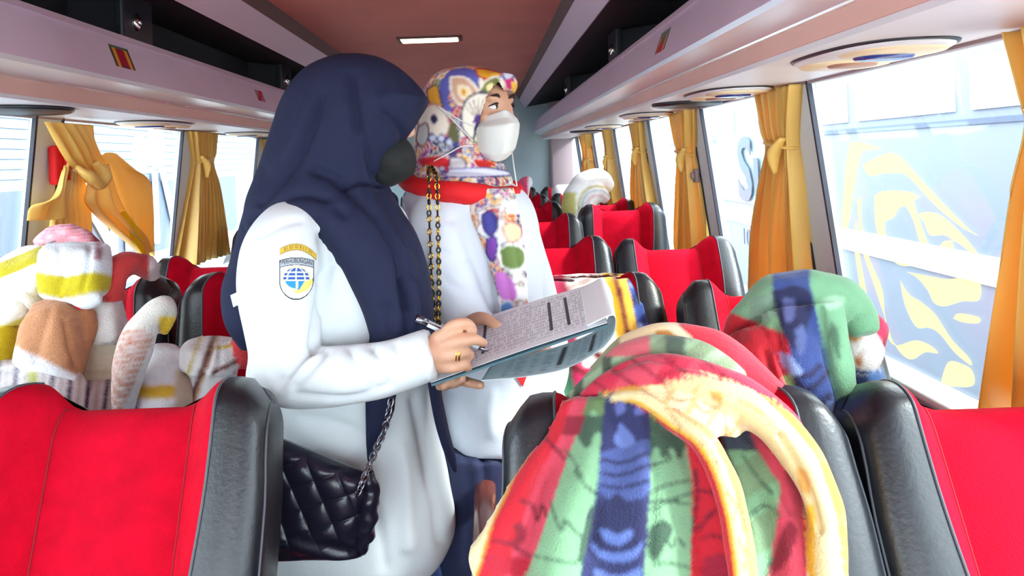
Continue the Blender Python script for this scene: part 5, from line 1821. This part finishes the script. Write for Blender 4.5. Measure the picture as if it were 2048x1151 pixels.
    for pts in ([(1485, 910), (1520, 960), (1545, 985)], [(1500, 1030), (1530, 1010), (1560, 1030)], [(1560, 1080), (1545, 1120), (1530, 1150)]): p.line(pts, 2.6, DGREEN, Bm)
    p.blob([(1560, 1070), (1580, 1040), (1595, 1065), (1575, 1120), (1540, 1151)], MAROON, Bm)
    # rolls
    R1 = pid == 2
    d = polydist(p.px, cr(np.array([(1215, 795), (1277, 792), (1347, 838), (1406, 880), (1444, 948), (1470, 1040), (1485, 1151), (1492, 1330)], float), 40))
    sgn = np.sign(x - np.interp(y, [792, 838, 880, 948, 1040, 1151, 1330], [1277, 1347, 1406, 1444, 1470, 1485, 1492]))
    p.mask(R1, (220, 200, 150)); p.mask(R1 & (d > 9) & (sgn < 0), (226, 170, 40)); p.mask(R1 & (d > 17) & (sgn < 0), REDB); p.mask(R1 & (d > 12) & (sgn > 0), (196, 150, 96))
    for pts in ([(1330, 815), (1360, 850), (1350, 870)], [(1400, 880), (1425, 905), (1440, 940)], [(1455, 985), (1472, 1010), (1466, 1040)], [(1480, 1080), (1492, 1110), (1486, 1140)]): p.line(pts, 2, (176, 120, 64), R1)
    RC = pid == 3
    p.mask(RC, (224, 204, 160))
    for pts in ([(1330, 775), (1352, 800), (1385, 795), (1395, 775)], [(1385, 800), (1410, 825), (1430, 815), (1422, 850)], [(1345, 815), (1385, 840), (1400, 865)], [(1440, 815), (1455, 850), (1445, 875)]): p.line(pts, 1.8, (160, 96, 60), RC)
    p.mask(RC & (np.sin(x * 0.11 + y * 0.07) > 0.75), (206, 168, 110))
    pid = np.where(pid > 3, pid - 1, pid); pid = np.where(RC, 99, pid)
    R3 = pid == 3
    p.mask(R3, PINK); p.mask(R3 & (np.sin(x * 0.05 + y * 0.03) > 0.2), (190, 34, 62)); p.mask(R3 & (x > 1400), (196, 40, 70)); p.mask(R3 & (np.sin(x * 0.09 - y * 0.13) > 0.9), MAROON)
    R4 = pid == 4
    p.mask(R4, (246, 226, 182)); p.mask(R4, (216, 192, 140)); p.blob([(1420, 780), (1445, 785), (1440, 805), (1422, 800)], (206, 150, 76), R4); p.blob([(1590, 930), (1615, 945), (1620, 990), (1600, 975)], (206, 150, 76), R4)
    for pts in ([(1330, 770), (1350, 800), (1380, 790), (1400, 770)], [(1400, 790), (1440, 800), (1420, 830)], [(1480, 800), (1530, 830), (1560, 870)]): p.line(pts, 1.8, (196, 140, 70), R4)
    R5 = pid == 5
    p.mask(R5, (206, 146, 74)); p.mask(R5 & (np.sin(y * 0.05) > 0.75), (246, 206, 90)); 
    p.mask(R4 & (y > 1010) & (x < 1630), (226, 170, 40))
    R6 = pid == 6
    p.mask(R6, (128, 146, 112)); p.mask(R6 & (np.sin(x * 0.07 + y * 0.10) > 0.3), (150, 176, 140)); p.mask(R6 & (x < 1240) & (np.sin(x * 0.11) > 0.5), (76, 86, 70)); p.mask(R6 & (x > 1330) & (x < 1370), (80, 96, 80)); p.mask(R6 & (y < 712) & (x < 1300), (206, 96, 104))
    R7 = (pid >= 7) & (pid < 99)
    p.mask(R7, (244, 218, 170)); p.mask(R7 & (x > 1310) & (x < 1375) & (y > 660) & (y < 700), (206, 136, 66)); p.mask(R7 & (x - 1400 > (y - 690) * 1.05), (206, 40, 60)); p.mask(R7 & (x - 1370 > (y - 690) * 1.05) & (x - 1400 < (y - 690) * 1.05), (244, 226, 190))
    p.mask(R7 & (x < 1240), (150, 150, 110))
    return p.C


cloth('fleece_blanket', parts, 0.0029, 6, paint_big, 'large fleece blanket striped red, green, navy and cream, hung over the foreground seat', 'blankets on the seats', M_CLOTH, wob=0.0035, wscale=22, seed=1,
      lines=[([(1120, 830), (1090, 930), (1060, 1040), (1050, 1150)], 14, .006), ([(1200, 830), (1195, 950), (1180, 1100)], 14, .005), ([(1300, 840), (1310, 960), (1300, 1120)], 14, .006), ([(1370, 900), (1395, 1000), (1400, 1130)], 12, .005), ([(1320, 745), (1380, 730), (1440, 750)], 8, .006), ([(1230, 735), (1290, 715), (1340, 725)], 8, .006),
             ([(1410, 800), (1480, 850), (1540, 930), (1580, 1020)], 10, .006), ([(1430, 880), (1470, 960), (1490, 1060)], 6, .006), ([(1560, 870), (1610, 960), (1640, 1060)], 7, .006)])

# ---- second blanket slung over the wing of the same seat
parts = [
    limb([(1452, 682, 1.20, .014), (1500, 640, 1.20, .036), (1560, 606, 1.20, .048), (1640, 598, 1.20, .050), (1705, 622, 1.19, .040), (1732, 668, 1.17, .022)], 40, 18),
    limb([(1490, 670, 1.17, .040), (1525, 750, 1.13, .052), (1560, 860, 1.08, .052), (1585, 970, 1.05, .045)], 30, 18),
    limb([(1575, 620, 1.15, .046), (1610, 740, 1.105, .048), (1642, 860, 1.075, .042), (1664, 950, 1.06, .028), (1676, 1030, 1.055, .014)], 36, 18, 0.7),
    limb([(1640, 610, 1.14, .034), (1660, 690, 1.115, .030), (1682, 780, 1.09, .026), (1692, 880, 1.075, .018), (1688, 970, 1.06, .010)], 30, 14),
    limb([(1455, 700, 1.19, .018), (1490, 712, 1.16, .026), (1515, 740, 1.13, .020)], 16, 12),
]


def paint_b2(V, pid):
    p = Paint(V, GREEN)
    x, y = p.px[:, 0], p.px[:, 1]
    p.mask(pid == 0, (116, 156, 122))
    b1 = np.interp(y, [570, 700, 800, 900, 1000], [1545, 1580, 1600, 1632, 1660]); b2 = np.interp(y, [570, 700, 800, 900, 1000], [1620, 1650, 1672, 1690, 1700])
    s_ = pid <= 3
    p.mask(s_ & (x < b1) & (y > 640 + (x - 1500) * 0.4), (186, 24, 40)); p.mask(s_ & (x < b1 - 40) & (y > 800), (110, 146, 84)); p.mask(s_ & (x < b1) & (x > b1 - 70) & (y > 760 + (1560 - x)), (132, 168, 104))
    p.mask(s_ & (x >= b1) & (x < b2), (50, 70, 130)); p.mask(s_ & (x >= b2), (120, 172, 132))
    nv = s_ & (x >= b1 - 6) & (x < b2 + 2)
    p.blob([(1500, 600), (1545, 585), (1560, 625), (1530, 640), (1500, 640)], (112, 140, 118))
    p.blob([(1545, 580), (1600, 572), (1625, 600), (1612, 660), (1590, 700), (1562, 660), (1540, 625)], (30, 34, 72), nv)
    p.blob([(1565, 595), (1590, 600), (1585, 640), (1570, 640)], (86, 92, 140)); p.blob([(1588, 660), (1608, 650), (1612, 690), (1598, 710)], (86, 100, 150))
    for pts in ([(1590, 760), (1612, 780), (1640, 762), (1655, 745)], [(1585, 735), (1612, 752), (1640, 732)], [(1600, 800), (1630, 810), (1660, 790)], [(1625, 850), (1650, 840), (1680, 860)], [(1640, 900), (1665, 890), (1690, 910)]): p.line(pts, 7, NAVY, nv)
    p.blob([(1560, 705), (1580, 712), (1605, 745), (1585, 750), (1570, 735)], (146, 172, 222)); p.blob([(1640, 815), (1665, 805), (1672, 840), (1655, 850)], (146, 172, 222), nv); p.blob([(1660, 900), (1684, 890), (1688, 930), (1670, 935)], (146, 172, 222), nv)
    p.blob([(1660, 640), (1676, 660), (1680, 720), (1668, 700), (1658, 670)], (74, 110, 84)); p.blob([(1640, 600), (1670, 590), (1690, 600), (1660, 620)], (160, 200, 168))
    p.mask(pid == 4, (226, 180, 90)); p.mask((pid == 4) & (x < 1490), (246, 214, 170))
    p.blob([(1465, 660), (1490, 650), (1500, 680), (1470, 690)], (150, 30, 40))
    p.blob([(1545, 770), (1570, 760), (1575, 830), (1550, 840)], (220, 60, 80)); p.blob([(1570, 830), (1590, 840), (1605, 880), (1580, 900)], (56, 80, 50)); p.line([(1545, 700), (1535, 760), (1545, 830)], 3, (110, 10, 30))
    return p.C


cloth('fleece_blanket', parts, 0.0034, 7, paint_b2, 'blue and green fleece blanket draped between the two front right seats', 'blankets on the seats', M_CLOTH, wob=0.006, wscale=20, seed=4,
      lines=[([(1545, 600), (1560, 700), (1600, 830), (1640, 950)], 8, .008), ([(1640, 620), (1655, 720), (1680, 830), (1690, 930)], 7, .008), ([(1500, 650), (1540, 640), (1560, 680)], 9, .006), ([(1530, 700), (1560, 790), (1590, 880)], 8, .006)])

# its rolled neighbour: pink lining outside, cream floral roll inside
parts = [limb([(1685, 655, 1.26, .020), (1715, 640, 1.25, .030), (1740, 662, 1.25, .030), (1738, 700, 1.25, .022)], 24, 14), limb([(1690, 705, 1.225, .034), (1722, 706, 1.22, .040), (1748, 718, 1.22, .028)], 20, 16), limb([(1690, 745, 1.22, .022), (1735, 748, 1.21, .026), (1765, 745, 1.21, .012)], 16, 12)]


def paint_roll(V, pid):
    p = Paint(V, (246, 238, 228)); x, y = p.px[:, 0], p.px[:, 1]
    p.mask(pid == 0, (222, 70, 106)); p.mask((pid == 0) & (np.sin(x * 0.2 + y * 0.1) > 0.5), (196, 40, 80))
    p.blob([(1690, 668), (1710, 655), (1725, 670), (1705, 685)], (206, 140, 70)); p.blob([(1708, 715), (1722, 708), (1726, 730), (1712, 735)], (190, 120, 66)); p.line([(1688, 700), (1715, 706), (1745, 695)], 2, (214, 206, 200))
    p.mask(pid == 2, (44, 56, 100)); p.mask((pid == 2) & (x > 1735), (96, 136, 190))
    return p.C


cloth('rolled_blanket', parts, 0.0045, 4, paint_roll, 'rolled cream floral blanket with pink lining beside the gold-printed window', 'blankets on the seats', M_CLOTH, wob=0.004, wscale=30, seed=6)

# ---- striped blanket over the second-row aisle seat, behind the clipboard
rows = []
for py, Yd, l, r_ in ((640, 2.22, 1085, 1290), (570, 2.14, 1082, 1278), (549, 2.07, 1080, 1272), (556, 1.96, 1078, 1276), (610, 1.90, 1080, 1290), (700, 1.82, 1085, 1310), (800, 1.74, 1090, 1325), (920, 1.67, 1095, 1335)):
    rows.append([(l, py + 6, Yd), ((l * 2 + r_) / 3, py + 3, Yd - .01), ((l + 2 * r_) / 3, py, Yd - .012), (r_, py + 2, Yd)])
parts = [panel(rows, 70, 80, 4, 0.008, 0.014)]


def paint_b3(V, pid):
    p = Paint(V, (244, 238, 232)); x, y = p.px[:, 0], p.px[:, 1]
    u = x - (y - 550) * 0.22
    for a, b, c in ((0, 1100, (70, 120, 90)), (1100, 1128, (222, 60, 100)), (1128, 1206, (246, 236, 230)), (1206, 1226, (226, 168, 30)), (1226, 1236, (110, 20, 40)), (1236, 1252, (232, 176, 60)), (1252, 1282, (58, 84, 160)), (1282, 1400, (236, 238, 246))): p.mask((u >= a) & (u < b), c)
    m = (u > 1252) & (u < 1282); p.mask(m & (np.sin(y * 0.16) + np.sin(x * 0.22 + y * 0.05) > 0.5), (36, 44, 100)); p.mask(m & (np.sin(y * 0.11 + 2) * np.sin(x * 0.19) > 0.6), (150, 170, 220))
    m = (u > 1128) & (u < 1206); p.mask(m & (np.sin(y * 0.10 + x * 0.05) > 0.8), (200, 170, 160))
    m = (u > 1100) & (u < 1175) & (y > 690); p.mask(m & (np.sin(y * 0.08 + x * 0.03) > -0.3), (206, 30, 90)); p.mask(m & (np.sin(y * 0.13 - x * 0.06) > 0.6), (130, 14, 40))
    return p.C


cloth('striped_blanket', parts, 0.006, 3, paint_b3, 'yellow, maroon and blue striped blanket over the seat behind the clipboard', 'blankets on the seats', M_CLOTH, wob=0.005, wscale=14, seed=8)

# ---- white towels on a far window seat
parts = [limb([(1150, 450, 4.25, .05), (1146, 405, 4.28, .07), (1165, 372, 4.32, .075), (1195, 360, 4.36, .075), (1218, 380, 4.38, .05)], 30, 16), limb([(1180, 450, 4.20, .05), (1172, 410, 4.25, .06), (1192, 385, 4.28, .06), (1215, 400, 4.3, .03)], 24, 14)]


def paint_tw(V, pid):
    p = Paint(V, (246, 246, 248)); x, y = p.px[:, 0], p.px[:, 1]
    r = np.hypot(x - 1195, y - 410)
    p.mask((np.abs(r - 38) < 2.2), (206, 196, 130)); p.mask(np.abs(r - 30) < 1.6, (170, 190, 196)); p.mask((x < 1152) & (y > 385), (196, 190, 110)); p.mask((np.abs(r - 20) < 2.5), (214, 170, 180))
    return p.C


cloth('towel_bundle', parts, 0.010, 4, paint_tw, 'bundle of white striped towels on a far window seat', 'towels on the seats', M_KNIT, wob=0.006, wscale=14, seed=2, cat='towel')
parts = [limb([(1046, 400, 5.2, .04), (1046, 378, 5.22, .055), (1050, 366, 5.28, .05), (1062, 364, 5.3, .04)], 20, 14)]


def paint_pk(V, pid):
    p = Paint(V, (230, 70, 120)); x = p.px[:, 0]; p.mask(x > 1056, (240, 236, 240)); return p.C


cloth('pink_towel', parts, 0.012, 3, paint_pk, 'small pink towel on a far seat beside the floral headscarf', 'towels on the seats', M_KNIT, wob=0.006, wscale=14, seed=3, cat='towel')

# ---- the heap of knitted towels on the second-row left window seat
TG = 'knitted towels heaped on the left seat'
WHT, YEL, TAN, CRM = (240, 242, 244), (206, 190, 30), (206, 146, 104), (232, 224, 200)


def towel(name, parts, fn, label, voxel=0.0038, wob=0.004, wscale=26, seed=0, lines=(), smooth=4):
    return cloth(name, parts, voxel, smooth, fn, label, TG, M_KNIT, lines, wob, wscale, seed, 'towel')


def f_under(V, pid):
    p = Paint(V, (240, 238, 240)); x, y = p.px[:, 0], p.px[:, 1]
    s_ = np.sin(x * 0.17 + y * 0.02)
    p.mask(s_ > 0.75, (70, 40, 84)); p.mask((s_ < -0.8), (206, 196, 196)); p.mask((x > 55) & (x < 75) & (y < 780), (196, 200, 120))
    return p.C


towel('striped_towel', [body_loft([(730, -40, 150, 1.50, .06), (800, -40, 168, 1.46, .09), (950, -30, 180, 1.46, .11), (1080, -30, 185, 1.50, .12)], 36, 30), body_loft([(760, 140, 230, 1.56, .06), (900, 130, 240, 1.52, .1), (1060, 130, 240, 1.52, .1)], 24, 20)], f_under, 'white towel with thin purple stripes at the bottom of the towel heap', 0.0045, 0.008, 16, 1)


def f_t1(V, pid):
    p = Paint(V, (226, 222, 210)); x, y = p.px[:, 0], p.px[:, 1]
    d = y + 0.42 * (x - 60)
    p.mask(d < 532, YEL); p.mask(d < 500, (238, 240, 236)); p.mask((d >= 532) & (d < 580), (240, 246, 248)); p.mask((d > 628) & (d < 640), (206, 190, 60))
    return p.C


towel('striped_towel', [body_loft([(492, 40, 100, 1.70, .03), (520, 5, 110, 1.66, .06), (560, -25, 110, 1.64, .07), (610, -30, 100, 1.62, .07), (645, -20, 60, 1.60, .05)], 32, 24)], f_t1, 'towel with broad yellow-green and white bands, upper left of the heap', 0.0042, 0.010, 16, 2, [([(0, 590), (40, 600), (70, 640)], 8, .006), ([(20, 560), (60, 585), (95, 590)], 8, .006)])
towel('yellow_towel', [body_loft([(645, -30, 36, 1.58, .05), (690, -30, 34, 1.57, .06), (730, -30, 30, 1.56, .06), (900, -30, 40, 1.55, .08), (1060, -20, 60, 1.55, .08)], 24, 24)], lambda V, pid: Paint(V, (214, 196, 24)).C, 'plain yellow-green towel at the left edge of the heap', 0.006, 0.004, 20, 3)


def f_pink(V, pid):
    p = Paint(V, (244, 200, 208)); x, y = p.px[:, 0], p.px[:, 1]
    p.mask(np.sin(y * 0.9 + x * 0.08) > 0.1, (232, 96, 124)); p.mask(x > 185, (196, 60, 70)); return p.C


towel('pink_towel', [limb([(78, 492, 1.74, .020), (108, 476, 1.74, .032), (150, 476, 1.74, .032), (192, 496, 1.72, .020)], 24, 14)], f_pink, 'pink and white towel folded behind the top of the heap', 0.005, 0.004, 40, 4)


def f_t2(V, pid):
    p = Paint(V, (234, 240, 246)); x, y = p.px[:, 0], p.px[:, 1]
    e = 548 - 0.00 * x + 4 * np.sin(x * 0.06)
    p.mask((y > e) & (y < 590 + 6 * np.sin((x - 90) * 0.04)), (206, 188, 26)); p.mask((x > 188) & (y < 520) & (x < 204), (170, 120, 130))
    return p.C


towel('striped_towel', [body_loft([(484, 96, 200, 1.64, .030), (500, 90, 214, 1.60, .042), (545, 87, 213, 1.585, .045), (582, 86, 210, 1.575, .040), (594, 92, 205, 1.575, .030)], 40, 26, 4.0), limb([(92, 594, 1.565, .010), (130, 594, 1.555, .013), (168, 606, 1.55, .014), (204, 596, 1.56, .014)], 24, 12)], f_t2,
      'white towel with a yellow-green band folded on top of the heap', 0.005, 0.005, 20, 5, [([(180, 490), (178, 530), (165, 580)], 6, .006), ([(120, 500), (125, 550), (115, 585)], 7, .004)])


def f_red(V, pid):
    p = Paint(V, (218, 66, 66)); x, y = p.px[:, 0], p.px[:, 1]; p.mask((x > 298), (240, 226, 226)); return p.C


towel('coral_towel', [limb([(228, 600, 1.64, .030), (226, 552, 1.64, .034), (250, 528, 1.68, .036), (288, 532, 1.74, .034), (312, 556, 1.78, .016)], 30, 16, 0.8), body_loft([(560, 208, 240, 1.63, .03), (604, 210, 240, 1.62, .02)], 16, 8)], f_red, 'coral red towel hung over the black seat wing', 0.005, 0.005, 24, 6)


def f_cream(V, pid):
    p = Paint(V, CRM); x, y = p.px[:, 0], p.px[:, 1]; p.mask(pid == 0, (238, 238, 234)); p.mask((y > 742) & (y < 746), (206, 196, 160)); return p.C


towel('cream_towel', [body_loft([(598, 180, 238, 1.64, .030), (640, 178, 245, 1.61, .035), (682, 186, 247, 1.595, .032)], 28, 16, 4.5), body_loft([(680, 160, 246, 1.62, .035), (730, 158, 246, 1.60, .04), (756, 160, 244, 1.59, .035), (766, 170, 238, 1.59, .02)], 28, 16, 4.5)], f_cream, 'cream and white towel folded in the middle of the heap', 0.005, 0.004, 22, 7, [([(186, 684), (215, 690), (245, 676)], 4, .006)])


def f_tan(V, pid):
    p = Paint(V, TAN); x, y = p.px[:, 0], p.px[:, 1]
    p.mask(np.sin(y * 0.7 + x * 0.3) > 0.8, (184, 122, 84)); p.mask((pid == 2) & (x > 140), (190, 124, 84)); p.mask((y > 697 + (x - 36) * 0.44) & (x < 158), (240, 240, 244)); return p.C


towel('tan_towel', [body_loft([(596, 86, 118, 1.56, .020), (612, 70, 134, 1.54, .040), (655, 52, 156, 1.52, .052), ((690, 40), (715, 164), 1.51, .054), ((716, 34), (762, 158), 1.505, .046)], 36, 26, 3.2), limb([(36, 706, 1.485, .012), (60, 724, 1.465, .014), (105, 742, 1.46, .015), (152, 760, 1.475, .013)], 24, 12), limb([(176, 620, 1.58, .018), (170, 660, 1.56, .024), (150, 715, 1.535, .022), (156, 745, 1.53, .012)], 20, 12)], f_tan, 'tan knitted towel with a white hem at the front of the heap', 0.005, 0.005, 22, 8,
      [([(130, 640), (140, 690), (150, 730)], 6, .008), ([(100, 620), (85, 670), (70, 720)], 9, .004)])


def f_sock(V, pid):
    p = Paint(V, (238, 236, 236)); x, y = p.px[:, 0], p.px[:, 1]
    m = (y > 660) & (x < 306); p.mask(m & (np.sin(y * 0.55 + x * 0.10) > -0.3), (190, 112, 78)); p.mask(m & (x > 258 + (790 - y) * 0.45) & (y > 700), (236, 234, 238)); p.mask((y < 660), (222, 216, 206)); p.mask((x > 318) & (y > 632) & (y < 690), (232, 190, 40)); return p.C


towel('rolled_towel', [limb([(246, 830, 1.47, .022), (254, 770, 1.46, .030), (266, 710, 1.46, .036), (280, 668, 1.46, .034), (302, 632, 1.47, .028), (326, 612, 1.48, .024), (338, 628, 1.49, .017), (326, 665, 1.50, .010)], 44, 16)], f_sock, 'tan striped towel rolled like a sock beside the black seat wing', 0.005, 0.003, 24, 9)


def f_blob(V, pid):
    p = Paint(V, (238, 236, 240)); x, y = p.px[:, 0], p.px[:, 1]; p.mask((y > 770) & (y < 796) & (x < 350), (222, 176, 50)); p.mask((x > 350) & (y > 740), (214, 190, 170)); return p.C


towel('white_towel', [body_loft([(688, 305, 350, 1.58, .03), (715, 295, 368, 1.56, .05), (760, 290, 385, 1.53, .06), (800, 285, 400, 1.52, .07), (950, 270, 410, 1.5, .1), (1060, 270, 400, 1.5, .1)], 28, 24)], f_blob, 'plain white towel bunched between the rolled towel and the striped one', 0.006, 0.008, 20, 10)


def f_str(V, pid):
    p = Paint(V, (240, 238, 238)); x, y = p.px[:, 0], p.px[:, 1]
    u = x - (y - 700) * -0.35
    for a, b, c in ((388, 394, (206, 180, 40)), (412, 422, (110, 60, 60)), (422, 428, (196, 150, 110))): p.mask((u >= a) & (u < b), c)
    p.mask((x > 432) & (np.abs(y - 694 - 0.1 * (440 - x)) < 3), (206, 180, 50)); p.mask((x > 425) & (np.abs(y - 738 - 0.45 * (440 - x)) < 5), (120, 50, 50)); p.mask(pid == 1, (214, 60, 66)); return p.C


towel('striped_towel', [body_loft([(674, 385, 470, 1.60, .03), (692, 364, 478, 1.57, .05), (730, 366, 480, 1.55, .06), (760, 385, 470, 1.55, .05), (900, 370, 480, 1.53, .07), (1050, 370, 480, 1.52, .07)], 32, 30), limb([(478, 668, 1.58, .018), (486, 700, 1.56, .026), (482, 735, 1.56, .020)], 16, 12)], f_str, 'white towel with maroon and yellow stripes and a red end by the sleeve', 0.005, 0.004, 26, 11,
      [([(425, 690), (418, 720), (405, 755)], 5, .008), ([(440, 690), (440, 720), (432, 750)], 5, .005)])


# ------------------------------------------------------------------ small fittings on the pillars
def on_wall(sd, px, py, inset):
    Y = 2.0
    for _ in range(10):
        p = P(px, py, Y)
        Y = max(0.3, Y * wx(sd, p[2], inset) / p[0])
    return P(px, py, Y)


M_FIT = mat('mauve plastic fitting', (150, 130, 130), 0.5)
for a, b, lab in ((1392, 351, 'small mauve tieback catch on the pillar beside the third row curtain'), (1284, 339, 'small mauve tieback catch behind the upright tall pink seat')):
    c0 = on_wall(1, a, b, 0.03)
    o = empty('tieback_catch', c0, label=lab, cat='catch', group='tieback catches on the pillars')
    V, Fc = rbox(0.02, 0.05, 0.06, 0.006, 2); mk('plate', V, Fc, M_FIT, o)
    V, Fc = rbox(0.014, 0.02, 0.03, 0.004, 2, (-0.014, 0, 0)); mk('hook', V, Fc, M_FIT, o)
c0 = on_wall(-1, 122, 330, 0.035)
o = empty('emergency_hammer', c0, label='red emergency fitting on the pillar behind the knotted curtain', cat='emergency hammer')
V, Fc = rbox(0.03, 0.10, 0.13, 0.01, 2); mk('holder', V, Fc, M_REDC, o)
V, Fc = tube(np.array([(0.02, 0, -0.05), (0.02, 0, 0.05)]), 0.009, 10); mk('handle', V, Fc, M_REDC, o)
